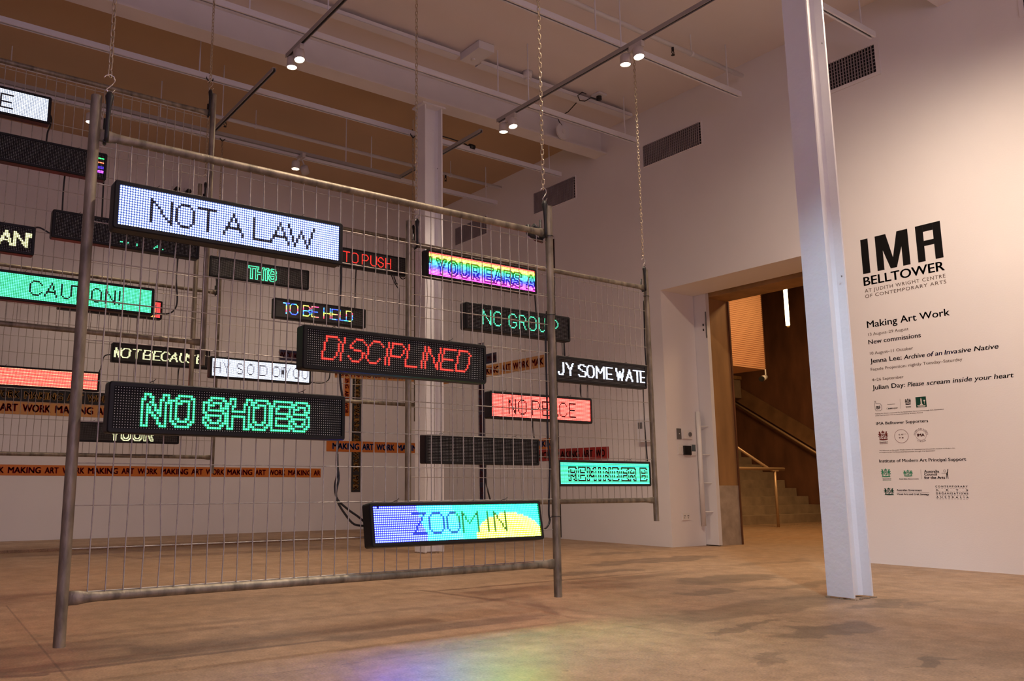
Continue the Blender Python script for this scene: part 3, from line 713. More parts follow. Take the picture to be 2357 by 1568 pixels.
def raster(items, r0=2, r1=12, slant=0.0):
    """items: (char, first column, last column). rows counted from the top; slant = columns per row"""
    S_ = set(); h = r1-r0
    for ch, c0, c1 in items:
        c0, c1 = round(c0), round(c1); w = max(c1-c0, 0)
        for line in GL.get(ch, []):
            for (ax, ay), (bx, by) in zip(line[:-1], line[1:]):
                x0, y0, x1, y1 = round(ax*w), round(ay*h), round(bx*w), round(by*h)
                n = max(abs(x1-x0), abs(y1-y0), 1)
                for i in range(n+1):
                    x = x0+(x1-x0)*i/n; y = y0+(y1-y0)*i/n
                    S_.add((int(round(c0+x+math.floor(y*slant+.01))), int(round(r1-y))))
    return S_
def outline(cells):
    big = set((c+a, r+d) for c, r in cells for a in (-1, 0, 1) for d in (-1, 0, 1))
    return big-cells
DOME = []
n_ = 7
def sign(text_label, panel, xl, zc, lit, tilt=0, near=True, group='LED message signs on the mesh panels', cat='LED sign', ties=True, dim=1.0, ring_=True):
    """lit(c, r) -> emission colour or None; xl = x of the first LED column; zc = centre height (survey of the panels)"""
    px, py, pz = PAN[panel]
    yf = py-.085
    t = thing('led_sign', text_label, cat, (xl+.475, yf, zc+DZ), group)
    if tilt: t.rotation_euler = (tilt, 0, 0)
    HWd, HH = .5, .0975
    def rr(hw, hh, r, n=4):
        out = []
        for cx, cz, a0 in ((hw-r, hh-r, 0), (-hw+r, hh-r, PI/2), (-hw+r, -hh+r, PI), (hw-r, -hh+r, 1.5*PI)):
            for k in range(n+1): a = a0+PI/2*k/n; out.append((cx+r*math.cos(a), cz+r*math.sin(a)))
        return out
    o1 = rr(HWd, HH, .012); o2 = rr(HWd-.004, HH-.004, .010); i1 = rr(.482, .0795, .002); N_ = len(o1)
    b = MB()
    vs = [(x, .072, z) for x, z in o2]+[(x, .066, z) for x, z in o1]+[(x, .006, z) for x, z in o1]
    fs = [tuple(range(N_))]
    for a in range(2):
        for k in range(N_): fs.append((a*N_+k, (a+1)*N_+k, (a+1)*N_+(k+1) % N_, a*N_+(k+1) % N_))
    b.add(vs, [tuple(reversed(f)) for f in fs]); b.obj('housing', M['housing'], t)
    b = MB()
    vs = [(x, .006, z) for x, z in o1]+[(x, .0, z) for x, z in o2]+[(x, .0, z) for x, z in i1]+[(x, .007, z) for x, z in i1]
    fs = []
    for a in range(3):
        for k in range(N_): fs.append((a*N_+(k+1) % N_, a*N_+k, (a+1)*N_+k, (a+1)*N_+(k+1) % N_))
    b.add(vs, [tuple(reversed(f)) for f in fs]); b.obj('bezel', M['housing'], t)
    b = MB(); b.box(-.482, .482, .006, .009, -.0795, .0795); pn = b.obj('led_module', M['panel'], t)
    on, off = MB(), MB()
    for r in range(16):
        for c in range(96):
            x = -.475+c*.01; z = .075-r*.01
            col = lit(c, r)
            if col is None:
                q = .0013; off.add([(x-q, .0045, z-q), (x+q, .0045, z-q), (x+q, .0045, z+q), (x-q, .0045, z+q)], [(0, 1, 2, 3)])
            else:
                k8 = 8 if near else 6; ra, rb_ = (.0036, .0031) if near else (.0039, .0035)
                mx = max(col); hv = HALO/LED_E
                if ring_: on.add([(x-.005, .0057, z-.005), (x+.005, .0057, z-.005), (x+.005, .0057, z+.005), (x-.005, .0057, z+.005)], [(0, 1, 2, 3)], tuple(hv*min(1, mx*12)*(v/mx)**1.5 for v in col))  # glowing square behind the dot imitates bloom and spill
                vs = [(x+ra*math.cos(2*PI*k/k8), .006, z+ra*math.sin(2*PI*k/k8)) for k in range(k8)]
                vs += [(x+rb_*math.cos(2*PI*k/k8), .0035, z+rb_*math.sin(2*PI*k/k8)) for k in range(k8)]
                if near: fs = [(k, (k+1) % k8, (k+1) % k8+k8, k+k8) for k in range(k8)]+[tuple(range(k8, 2*k8))]
                else: vs = vs[k8:]; fs = [tuple(range(k8))]
                on.add(vs, fs, tuple(v*dim for v in col))
    if off.v: tag(off.obj('unlit_leds', M['offled'], pn), kind='stuff')
    if on.v:
        tag(on.obj('lit_leds', M['led'], pn), kind='stuff')
    if ties:
        for x in (-.33, .31):
            z = MB(); z.tube([(x, .03, HH-.002), (x+.004, .045, HH+.014), (x, .075, HH+.012), (x-.004, .088, HH), (x, .07, HH-.004)], .0016, 5)
            z.tube([(x+.004, .045, HH+.014), (x+.012, .04, HH+.022)], .0013, 4); z.obj('cable_tie', M['rubber'], t)
    return t
WB = (.11, .16, .42); WH = (.14, .155, .19); TEAL = (.007, .13, .055); TEALB = (.010, .12, .058); RED = (.25, .005, .003); REDB = (.80, .026, .020); WY = (.10, .10, .055)
def neg(cells, col): return lambda c, r: None if (c, r) in cells else col
def pos(cells, col): return lambda c, r: col if (c, r) in cells else None

c_ = raster([('N', 12, 20), ('O', 22, 29), ('T', 31, 38), ('A', 42, 50), ('L', 55, 62), ('A', 63, 71), ('W', 71, 83)], 3, 12)
sign('LED sign reading NOT A LAW in dark letters on glowing white dots', 'P1', .727, 1.870, neg(c_, WB))
c_ = raster([('D', 7, 14), ('I', 14, 18), ('S', 20, 27), ('C', 29, 36), ('I', 37, 40), ('P', 41, 48), ('L', 50, 56), ('I', 57, 60), ('N', 61, 68), ('E', 70, 77), ('D', 79, 86)], 2, 12, .25)
sign('LED sign reading DISCIPLINED in thin red slanted letters', 'P1', 1.541, 1.386, pos(c_, RED))
c_ = outline(raster([('N', 11, 18), ('O', 22, 29), ('S', 35, 42), ('H', 45, 52), ('O', 54, 61), ('E', 64, 70), ('S', 72, 79)], 3, 13, .12))
sign('LED sign reading NO SHOES in green double-line letters', 'P1', .753, 1.085, pos(c_, TEAL))
zc_ = raster([('Z', 20, 27), ('O', 29, 37), ('O', 39, 46), ('M', 48, 57), ('I', 62, 64), ('N', 67, 74)], 3, 12, .05)
def zoom(c, r):
    if (c, r) == (2, 0): return None
    e = ((c-76)/21.0)**2+((r-16)/12.5)**2
    s = c-(r-7)*.35
    if e < 1 : base = (1.2, 1.35, .045)
    elif s < 25: base = (.034, .048, 4.2)
    elif s < 45: base = (.020, 1.3, 3.4)
    else: base = (.009, 2.4, 1.0)
    if (c, r) in zc_:
        return (.0, .003, .035) if s < 38 else ((.0, .006, .02) if s < 46 else (.0, .009, .0003))
    return base
sign('LED sign glowing blue, green and yellow reading ZOOM IN, lowest on the front panel', 'P1', 1.885, .624, zoom, tilt=math.radians(-9))

ec = outline(raster([('Y', 7, 13), ('O', 17, 23), ('U', 27, 33), ('R', 37, 42), ('E', 49, 55), ('A', 58, 64), ('R', 67, 73), ('S', 76, 82), ('A', 88, 95), ("'", 0, 2)], 4, 13))
def ears(c, r):
    row = [(.9, .01, .006), (.7, .4, .014), (.6, .6, .03), (.35, .6, .02), (.01, .5, .02), (.006, .5, .1), (.006, .45, .4), (.006, .3, .6), (.006, .15, .8), (.006, .04, .9), (.01, .02, 1.0), (.04, .016, 1.0), (.14, .014, .9), (.6, .03, .8), (.75, .02, .7), (.8, .006, .45)][r]
    if (c, r) in ec: return tuple(v*.03 for v in row)
    return tuple(v+.014 for v in row)
sign('LED sign with a rainbow of rows reading YOUR EARS A', 'P2', 3.10, 2.303, ears)
c_ = raster([('N', 13, 20), ('O', 23, 30), ('G', 37, 44), ('R', 47, 53), ('O', 56, 63), ('U', 66, 72), ('P', 78, 85)], 2, 12)
sign('LED sign reading NO GROUP in thin green letters on black', 'P2', 3.43, 1.972, pos(c_, TEALB))
c_ = raster([('J', 0, 5), ('Y', 8, 15), ('S', 21, 28), ('O', 30, 37), ('M', 40, 48), ('E', 51, 57), ('W', 62, 70), ('A', 73, 80), ('T', 82, 89), ('E', 90, 95)], 3, 12, .05)
c_ |= set((c+1, r) for c, r in c_)
sign('LED sign reading UY SOME WATE in bold white letters', 'P2', 4.27, 1.662, pos(c_, WH))
c_ = raster([('N', 15, 21), ('O', 24, 31), ('P', 37, 44), ('E', 47, 53), ('A', 55, 62), ('C', 64, 71), ('E', 74, 80)], 3, 13)
sign('LED sign reading NO PEACE in dark letters on glowing red', 'P2', 3.636, 1.354, neg(c_, REDB))
sign('switched-off LED sign with pale dots, in front of the far column', 'P2', 3.086, 1.03, lambda c, r: None)
rc = outline(raster([('R', 9, 15), ('E', 19, 24), ('M', 28, 35), ('I', 38, 41), ('N', 45, 51), ('D', 55, 61), ('E', 65, 70), ('R', 73, 79), ('B', 86, 92)], 4, 12, .1))
def rem(c, r):
    if (c, r) in rc and (r % 3 != 2 or c % 5 == 0): return None
    return TEALB if r not in (2, ) else (.002, .10, .06)
sign('LED sign glowing teal with scrambled dark outline letters, lowest on the second panel', 'P2', 4.27, .88, rem)

c_ = raster([('E', 83, 90)], 3, 13); c_ |= set((c+1, r) for c, r in c_)
c2 = raster([('E', 67, 74)], 3, 12)
sign('white LED sign with the dark end of a letter E, highest in view', 'P3', -.155, 3.283, neg(c2, WH), near=False)
def p3a(c, r):
    if c >= 92: return {2: (.01, .35, .05), 5: (.4, .05, .02), 8: (.006, .003, .05), 9: (.01, .003, .06), 11: (.2, .02, .4), 12: (.2, .02, .4)}.get(r)
    return None
sign('mostly dark LED sign with a few coloured dots at its end by the near post', 'P3', .225, 2.968, p3a, near=False)
c_ = raster([('A', 76, 83), ('N', 85, 92), ("'", 94, 95)], 3, 12, .1); c_ |= set((c+1, r) for c, r in c_)
sign('LED sign reading AN in bold white letters at the picture edge', 'P3', -.19, 2.366, pos(c_, WY), near=False)
g_ = {(42, 13), (43, 13), (46, 14), (47, 13), (53, 13), (53, 14), (66, 13), (67, 12), (67, 13), (65, 14), (71, 14)}
sign('dark LED sign with scattered green dots, behind the NOT A LAW sign', 'P3', .903, 2.51, pos(g_, TEALB), near=False)
c_ = raster([('C', 18, 25), ('A', 27, 34), ('U', 37, 43), ('T', 44, 50), ('I', 52, 53), ('O', 56, 62), ('N', 65, 71), ('!', 74, 75)], 3, 12)
sign('LED sign reading CAUTION! in dark letters on glowing green', 'P3', .598, 2.057, neg(c_, (.012, .13, .062)))

def rb(c, r):
    if c < 27: return None
    g = [(.01, .02, .6), (.02, .2, .6), (.01, .4, .2), (.03, .5, .02), (.4, .4, .03), (.5, .2, .05), (.6, .03, .03)]
    k = 0 if c < 46 else 1 if c < 59 else 3 if c < 73 else 4 if c < 84 else 5 if c < 91 else 6; v = g[k]; v = tuple(a*.35 for a in v)
    if 2 < r < 14 and 84 < c < 91 and (abs((c-85)*2-(r-3)) < 2 or abs((c-85)*2+(r-13)) < 2): return (.006, .002, .001)
    return v
sign('LED sign with a rainbow rim peeking out under the CAUTION sign', 'P5', 1.42, 2.567, rb, near=False)
sign('blank LED sign glowing solid red low at the picture edge', 'P5', .85, 1.786, lambda c, r: REDB if r % 3 else (.3, .06, .035), near=False)
c_ = raster([('N', 0, 4), ('O', 6, 14), ('T', 17, 24), ('B', 28, 35), ('E', 38, 44), ('C', 46, 53), ('A', 55, 62), ('U', 65, 71), ('S', 73, 79), ('E', 83, 90)], 3, 12, .15); c_ |= set((c+1, r) for c, r in c_)
sign('LED sign reading NOT BECAUSE in cream slanted letters', 'P5', 1.948, 2.093, pos(c_, WY), near=False)
c_ = outline(raster([('Y', 30, 37), ('O', 41, 48), ('U', 52, 59), ('R', 63, 70)], 4, 14)); 
sign('dark LED sign with cream outlined letters, half hidden behind the NO SHOES sign', 'P5', 1.66, 1.30, pos(c_, WY), near=False)

c_ = outline(raster([('T', 35, 41), ('H', 43, 49), ('I', 51, 54), ('S', 56, 62)], 3, 13, .1))
sign('LED sign reading THIS in green double-line letters', 'P4', 2.463, 2.767, pos(c_, TEALB), near=False)
c_ = raster([('T', 21, 28), ('O', 31, 38), ('P', 43, 50), ('U', 53, 60), ('S', 62, 68), ('H', 71, 77)], 2, 12)
sign('LED sign reading TO PUSH in thin red letters', 'P4', 3.60, 3.066, pos(c_, RED), near=False)
hc = raster([('T', 7, 13), ('O', 14, 22), ('B', 28, 35), ('E', 37, 44), ('H', 50, 57), ('E', 59, 66), ('L', 68, 74), ('D', 75, 82)], 2, 12)
def held(c, r):
    if (c, r) not in hc: return None
    k = ((c*.22+(r-2)) % 11)
    return [(.02, .15, .5), (.04, .2, .5), (.01, .02, .6), (.01, .04, .5), (.02, .3, .3), (.25, .4, .04), (.4, .3, .03), (.4, .35, .04), (.5, .06, .06), (.5, .02, .08), (.6, .015, .015)][int(k)]
sign('LED sign reading TO BE HELD in multicoloured letters', 'P4', 3.105, 2.454, held, near=False)
ac = raster([('H', 1, 7), ('Y', 10, 16), ('S', 23, 28), ('O', 33, 39), ('D', 45, 52), ('O', 58, 65), ('N', 67, 69), ('Y', 70, 76), ('O', 79, 85), ('U', 88, 94)], 3, 12)
def ays(c, r):
    if (c, r) in ac:
        if (c+1, r) in ac or (c-1, r) in ac: return (.002, .002, .003)
        return (.03, .03, .035)
    return WH
sign('white LED sign with faint dark letters SO DO YOU, above the NO SHOES sign', 'P4', 2.507, 1.84, ays, near=False)

# ---------------------------------------------------------------- loose power cables
CAB = [
('P1', [(1.747, 3.3, 1.664), (1.747, 3.3, 1.565), (1.735, 3.3, 1.376)], 'black cable hanging between the NOT A LAW and DISCIPLINED signs'),
('P1', [(1.75, 3.3, 1.175), (1.752, 3.3, 1.12), (1.767, 3.3, 1.04)], 'black cable dropping from the DISCIPLINED sign to the NO SHOES sign'),
('P1', [(1.745, 3.3, 0.872), (1.74, 3.3, 0.77), (1.743, 3.3, 0.712), (1.734, 3.3, 0.655), (1.746, 3.3, 0.595), (1.781, 3.3, 0.541), (1.833, 3.3, 0.489), (1.902, 3.3, 0.48)], 'black cable sagging from the NO SHOES sign to the ZOOM IN sign, lower loop'),
('P1', [(1.748, 3.31, 0.80), (1.748, 3.305, 0.742), (1.752, 3.3, 0.69), (1.741, 3.3, 0.61), (1.799, 3.3, 0.556), (1.854, 3.3, 0.521), (1.902, 3.3, 0.485)], 'black cable running to the ZOOM IN sign, upper loop'),
('P1', [(3.021, 3.31, 1.60), (3.011, 3.31, 1.47), (3.009, 3.31, 1.16), (3.009, 3.31, 0.905), (3.017, 3.31, 0.767), (3.003, 3.31, 0.53), (3.007, 3.31, 0.474), (2.963, 3.3, 0.436), (2.86, 3.28, .42)], 'black cable tied down the far post of the front panel'),
('P2', [(4.138, 4.66, 2.10), (4.148, 4.66, 1.94)], 'black cable between the rainbow sign and the NO GROUP sign'),
('P2', [(4.409, 4.66, 1.78), (4.414, 4.66, 1.62)], 'black cable pair between NO GROUP and SOME WATE signs, first'),
('P2', [(4.428, 4.66, 1.78), (4.433, 4.66, 1.62)], 'black cable pair between NO GROUP and SOME WATE signs, second'),
('P2', [(4.595, 4.66, 1.45), (4.588, 4.66, 1.385), (4.605, 4.66, 1.30)], 'bent black cable above the end of the NO PEACE sign'),
('P2', [(4.666, 4.66, 1.455), (4.661, 4.66, 1.30)], 'straight black cable above the end of the NO PEACE sign'),
('P2', [(5.305, 4.66, 1.459), (5.302, 4.66, 1.321), (5.305, 4.66, 1.124), (5.319, 4.66, 0.851)], 'black cable running down to the teal sign beside the far post'),
('P2', [(4.085, 4.66, 1.14), (4.099, 4.66, .99)], 'black cable between the NO PEACE sign and the switched-off sign'),
('P2', [(3.647, 4.66, 0.82), (3.641, 4.66, 0.70), (3.663, 4.66, 0.604), (3.70, 4.66, 0.50)], 'black cable drooping from the switched-off sign'),
('P2', [(5.374, 4.67, 2.213), (5.367, 4.67, 2.024), (5.362, 4.67, 1.8), (5.366, 4.67, 1.58), (5.33, 4.66, 1.50)], 'black cable along the far post of the second panel'),
('P3', [(0.80, 5.85, 3.20), (0.838, 5.85, 3.147), (0.836, 5.85, 3.084), (0.823, 5.85, 3.033), (0.819, 5.85, 2.93)], 'black cable hooking down from the white E sign'),
('P3', [(0.952, 5.85, 2.765), (0.949, 5.85, 2.64), (0.953, 5.85, 2.46)], 'black cable hanging from the sign with coloured end dots'),
('P3', [(1.205, 5.85, 2.836), (1.206, 5.85, 2.724), (1.211, 5.85, 2.46)], 'black cable hanging just behind the near post'),
('P3', [(0.77, 5.85, 2.345), (0.821, 5.85, 2.359), (0.90, 5.85, 2.322)], 'black cable joining the AN sign to the dark sign'),
('P3', [(1.754, 5.85, 2.306), (1.749, 5.85, 2.143), (1.764, 5.85, 1.983), (1.748, 5.85, 1.91), (1.697, 5.85, 1.872), (1.60, 5.85, 1.867)], 'long black cable curving round the end of the CAUTION sign'),
('P5', [(1.80, 8.54, 1.66), (1.853, 8.54, 1.813), (1.875, 8.54, 1.924), (1.949, 8.54, 1.948)], 'black cable rising from the red sign to the NOT BECAUSE sign'),
('P5', [(2.638, 8.54, 1.88), (2.623, 8.54, 1.782), (2.628, 8.54, 1.25)], 'black cable hanging below the NOT BECAUSE sign'),
('P4', [(4.016, 7.26, 2.887), (4.009, 7.26, 2.666), (4.008, 7.26, 2.38)], 'black cable between the TO PUSH and TO BE HELD signs'),
('P4', [(4.463, 7.26, 2.87), (4.502, 7.26, 2.77), (4.535, 7.26, 2.713), (4.532, 7.26, 2.243), (4.52, 7.26, 1.9)], 'long black cable hanging below the TO PUSH sign'),
('P4', [(4.43, 7.26, 2.87), (4.48, 7.26, 2.776), (4.53, 7.26, 2.713)], 'short black cable joining the long one below the TO PUSH sign'),
('P4', [(4.53, 7.26, 2.88), (4.56, 7.26, 2.835), (4.594, 7.26, 2.83), (4.644, 7.26, 2.866)], 'small black cable loop at the corner of the TO PUSH sign'),
('P4', [(3.46, 7.26, 1.65), (3.622, 7.26, 1.643), (3.702, 7.26, 1.666), (3.734, 7.26, 1.724), (3.733, 7.26, 1.90)], 'black cable curling from the white SO DO YOU sign'),
]
def smooth_path(p, n=5):
    p = [Vector(q) for q in p]; q = [p[0]]+p+[p[-1]]; out = []
    for i in range(1, len(q)-2):
        for k in range(n):
            t = k/n; a, b_, c, d = q[i-1], q[i], q[i+1], q[i+2]
            out.append(.5*((2*b_)+(c-a)*t+(2*a-5*b_+4*c-d)*t*t+(3*b_-a-3*c+d)*t*t*t))
    out.append(p[-1]); return out
for k, pts, lab in CAB:
    o0 = Vector(pts[0]); r = .0052 if k == 'P1' else .0058
    b = MB(); b.tube([q-o0 for q in smooth_path(pts)], r, 7)
    o = b.obj('power_cable', M['cable'], None, True, tuple(o0)); tag(o, lab, 'cable', 'loose power cables behind the signs')
# black cable ties round the panel posts
for (x, y, z, lab) in ((3.03, 3.285, 2.02, 'black cable tie round the far post of the front panel, upper'), (3.03, 3.285, 1.575, 'black cable tie round the far post of the front panel, middle'),
                       (3.03, 3.285, .50, 'black cable tie round the far post of the front panel, beside the ZOOM IN sign'), (5.38, 4.645, 2.24, 'black cable tie round the far post of the second panel')):
    b = MB(); b.tube([(.0235*math.cos(a), .0235*math.sin(a), 0) for a in [2*PI*k/16 for k in range(17)]], .0022, 5, False); b.tube([(-.022, -.01, 0), (-.06, -.02, -.006)], .0016, 4)
    tag(b.obj('cable_tie', M['rubber'], None, False, (x, y, z)), lab, 'cable tie', 'black cable ties on the posts')
t = thing('black_clamp', 'black strap clamp bundled under the far top corner of the front panel', 'clamp', (2.93, 3.30, 2.02))
b = MB(); b.tube([(-.04, 0, .045), (-.035, 0, .0), (.02, 0, -.025), (.06, .005, -.03), (.06, .005, .02), (.0, 0, .05)], .014, 8); b.obj('strap', M['rubber'], t, True)

# ---------------------------------------------------------------- lettering helpers
DG = bpy.context.evaluated_depsgraph_get
FT = {}
def text_mesh(s, bold=0.0, shear=0.0, spacing=1.0, ext=.004):
    key = (s, bold, shear, spacing)
    if key not in FT:
        c = bpy.data.curves.new('t', 'FONT'); c.body = s; c.offset = bold; c.shear = shear; c.space_character = spacing
        c.resolution_u = 3; c.extrude = ext; c.fill_mode = 'BOTH'
        o = bpy.data.objects.new('t', c); COL.objects.link(o); bpy.context.view_layer.update()
        me = bpy.data.meshes.new_from_object(o.evaluated_get(DG()))
        COL.objects.unlink(o); bpy.data.objects.remove(o); bpy.data.curves.remove(c)
        vs = [tuple(v.co) for v in me.vertices]; fs = [tuple(p.vertices) for p in me.polygons]; bpy.data.meshes.remove(me)
        FT[key] = (vs, fs)
    return FT[key]
CAPH = None
def cap_h():
    global CAPH
    if CAPH is None:
        v, _ = text_mesh('H'); CAPH = max(p[1] for p in v)
    return CAPH
def put_text(mb, s, u0, v0, width, cap, to, th=.0012, bold=0.0, **kw):
    """text from (u0, v0) baseline; to(u, v, w) -> 3D local, w is the distance off the wall"""
    vs, fs = text_mesh(s, **kw)
    x0 = min(p[0] for p in vs); x1 = max(p[0] for p in vs); ch = cap_h()
    kx = width/(x1-x0); ky = cap/ch; zm = max(abs(p[2]) for p in vs) or 1
    cop = [(0, 0)] if not bold else [(-bold, 0), (bold, 0), (0, bold*.5), (0, -bold*.5)]
    for (bx, by) in cop:
        mb.add([to(u0+(x+bx-x0)*kx, v0+(y+by)*ky, th*(.5+.5*z/zm)) for x, y, z in vs], fs)

# ---------------------------------------------------------------- printed tapes
def tape(wall, a0, a1, h, m, lm, text, label, reps=None, vertical=False, off=.0, start=0.0, tw=None):
    """a0, a1: ends of the centre line (along-wall, z) in survey units; h = width of the tape (survey)"""
    (u0, z0), (u1, z1) = a0, a1
    if wall == 'back': base = Vector(R(u0, YB, z0)); U = Vector((1, 0, 0)); Nn = Vector((0, -1, 0))
    else: base = Vector(R(XW, u0, z0)); U = Vector((0, -1, 0)); Nn = Vector((-1, 0, 0))
    du = (u1-u0)*S*(1 if wall == 'back' else -1); dz = (z1-z0)*S
    ln = math.hypot(du, dz); A = (U*du+Vector((0, 0, 1))*dz)/ln
    B = (U*(-dz)+Vector((0, 0, 1))*du)/ln
    t = thing('printed_tape', label, 'tape', tuple(base), 'strips of printed tape stuck on the walls')
    to = lambda u, v, w: tuple(A*u+B*v+Nn*(w+.0015+off))
    hh = h*S/2
    b = MB(); b.poly([(0, -hh), (ln, -hh), (ln, hh), (0, hh)], .0008, to); b.obj('strip', M[m], t)
    # words
    unit = tw*S if tw else 1.0
    full = text; b = MB(); u = start
    i = 0
    words = text.split(' ')
    k = 0
    WID = {'WORK': .29, 'MAKING': .41, 'ART': .175}
    sc_ = h*S/.148
    while u < ln-.02 and k < 60:
        w = words[k % len(words)]; wd_ = WID[w]*sc_
        if u+wd_ > ln:
            keep = int(len(w)*max(0, (ln-u))/wd_)
            if keep < 1: break
            wd_ = wd_*keep/len(w); w = w[:keep]
        ww = w; uu = u; wdd = wd_
        if u < 0:
            cut = min(len(w)-1, int(math.ceil(-u/wd_*len(w)))); uu = u+wd_*cut/len(w); ww = w[cut:]; wdd = wd_*(len(w)-cut)/len(w)
            if u+wd_ < .03: ww = ''
        if ww:
            b = MB(); put_text(b, ww, uu, -hh*.54, wdd, hh*1.1, lambda a, c, d: to(a, c, d+.0009), th=.0006, bold=.062); b.obj('printed_word', M[lm], t)
        u += wd_+.055*sc_; k += 1
    return t
WMA = 'WORK MAKING ART'
tape('back', (-5.9, 1.0), (6.37, .983), .148, 't_orange', 'l_red', WMA, 'long orange tape with red words WORK MAKING ART, lowest on the back wall', start=.776)
tape('back', (-5.9, 2.02), (4.6, 2.03), .178, 't_black', 'l_gold', 'MAKING ART WORK', 'black tape with gold words crossing the back wall behind the red sign', start=.12)
tape('back', (-5.9, 1.837), (4.6, 1.85), .182, 't_tan', 'l_red', WMA, 'tan tape with red words directly beneath the black tape on the back wall', start=-.03)
tape('back', (5.55, 2.93), (8.64, 2.93), .175, 't_navy', 'l_maroon', WMA, 'dark navy tape with dim red words, behind the DISCIPLINED sign')
tape('right', (12.6, 2.91), (10.746, 2.91), .172, 't_navy', 'l_maroon', WMA, 'end of the navy tape on the long wall past the DISCIPLINED sign')
tape('back', (7.045, 2.63), (7.045, .663), .18, 't_black', 'l_gold', WMA, 'vertical black tape with gold words on the back wall')
tape('back', (6.84, 3.3), (6.84, 1.963), .128, 't_orange', 'l_red', 'ART WORK MAKING', 'vertical orange tape with red words beside the vertical black tape')
tape('back', (6.466, 1.44), (8.64, 1.443), .185, 't_orange', 'l_blue', 'MAKING ART WORK', 'orange tape with blue words crossing over the vertical black tape', off=.0012, start=.1)
tape('right', (12.6, 1.415), (9.44, 1.413), .168, 't_orange', 'l_blue', WMA, 'orange tape with blue words continuing on the long wall behind the switched-off sign')
tape('back', (6.6, 2.69), (8.64, 2.735), .14, 't_tan', 'l_red', WMA, 'tan tape with red words on the back wall just left of the far column', off=.0024)
tape('right', (12.6, 2.70), (9.50, 2.70), .195, 't_tan', 'l_red', 'MAKING ART WORK', 'tan tape with red words rising on the long wall behind the front post')
tape('right', (11.18, 3.21), (11.18, .5), .175, 't_navy', 'l_maroon', WMA, 'vertical navy tape with dim red words on the long wall', off=.0024)
tape('right', (9.30, 4.60), (9.315, .02), .075, 't_black', 'l_darkred', WMA, 'tall narrow black tape on the long wall behind the front post', off=.0012)
tape('right', (9.75, 1.237), (8.27, 1.233), .175, 't_red', 'l_darkred', WMA, 'red tape with darker red words on the long wall above the teal sign', off=.0024)

# ---------------------------------------------------------------- vinyl lettering on the right wall (metres)
WX = XW*S
def wto(y0, z0): return lambda u, v, w: (-(w+.0006), -(u)+0.0, v)
def wl_thing(name, label, y, z): return thing(name, label, 'wall lettering', (WX, y, z))
def line(t, s, y, z, y1, cap, m='print', name='text_line', **kw):
    """left end y, right end y1, baseline z (world); t located on the wall"""
    oy, oz = t.location.y, t.location.z
    b = MB(); put_text(b, s, -(y-oy), z-oz, y-y1, cap, lambda u, v, w: (-(w+.0004), -u, v), th=.0008, **kw)
    return b.obj(name, M[m], t)
def shape(t, polys, m, name):
    oy, oz = t.location.y, t.location.z
    b = MB()
    for p in polys: b.poly([(-(y-oy), z-oz) for y, z in p], .0008, lambda u, v, w: (-(w+.0004), -u, v))
    return b.obj(name, M[m], t)
t = wl_thing('gallery_logo', 'large black three-letter gallery logo with its name beneath, on the long wall', 3.43, 2.28)
shape(t, [[(3.762, 2.505), (3.697, 2.505), (3.697, 2.818), (3.762, 2.818)]], 'print', 'logo_letter')
shape(t, [[(3.634, 2.505), (3.575, 2.505), (3.575, 2.818), (3.634, 2.818)], [(3.417, 2.505), (3.357, 2.505), (3.357, 2.818), (3.417, 2.818)],
          [(3.5755, 2.818), (3.5755, 2.68), (3.522, 2.505), (3.470, 2.505), (3.470, 2.6), (3.495, 2.6), (3.541, 2.818)],
          [(3.4695, 2.505), (3.4165, 2.68), (3.4165, 2.818), (3.447, 2.818), (3.4945, 2.6), (3.4695, 2.6)]], 'print', 'logo_letter')
shape(t, [[(3.294, 2.505), (3.235, 2.505), (3.235, 2.818), (3.294, 2.818)], [(3.157, 2.505), (3.096, 2.505), (3.096, 2.818), (3.157, 2.818)],
          [(3.2345, 2.757), (3.1575, 2.757), (3.1575, 2.818), (3.2345, 2.818)], [(3.2345, 2.634), (3.1575, 2.634), (3.1575, 2.679), (3.2345, 2.679)]], 'print', 'logo_letter')
line(t, 'BELLTOWER', 3.763, 2.398, 3.098, .077, bold=.02)
line(t, 'AT JUDITH WRIGHT CENTRE', 3.761, 2.336, 3.097, .030, 'printgrey', spacing=1.15)
line(t, 'OF CONTEMPORARY ARTS', 3.762, 2.287, 3.096, .029, 'printgrey', spacing=1.15)
t = wl_thing('exhibition_list', 'black exhibition list headed Making Art Work, on the long wall', 3.4, 1.46)
line(t, 'Making Art Work', 3.768, 2.020, 3.095, .058, bold=.012)
line(t, '13 August\u201329 August', 3.766, 1.948, 3.425, .025, 'printgrey')
line(t, 'New commissions', 3.769, 1.874, 3.333, .038, bold=.014)
line(t, '10 August\u201311 October', 3.765, 1.780, 3.404, .025, 'printgrey')
line(t, 'Jenna Lee:', 3.768, 1.7065, 3.504, .038, bold=.014)
line(t, 'Archive', 3.485, 1.705, 3.318, .037, bold=.014, shear=.2)
o = line(t, 'of an', 3.301, 1.7045, 3.183, .037, 'printblue', bold=.014, shear=.2); tag(o, 'indigo words of the title')
o = line(t, 'Inva', 3.166, 1.704, 3.070, .037, 'printblue', bold=.014, shear=.2); tag(o, 'indigo letters of the title')
line(t, 'sive', 3.064, 1.704, 2.969, .037, bold=.014, shear=.2)
line(t, 'Native', 2.948, 1.7035, 2.776, .037, bold=.014, shear=.2)
line(t, 'Fa\u00e7ade Projection: nightly Tuesday\u2013Saturday', 3.770, 1.640, 3.039, .024, 'printgrey')
line(t, '4\u201326 September', 3.768, 1.549, 3.502, .023, 'printgrey')
line(t, 'Julian Day:', 3.770, 1.4735, 3.497, .038, bold=.014)
line(t, 'Please', 3.476, 1.472, 3.345, .037, 'printdkgreen', bold=.012, shear=.2)
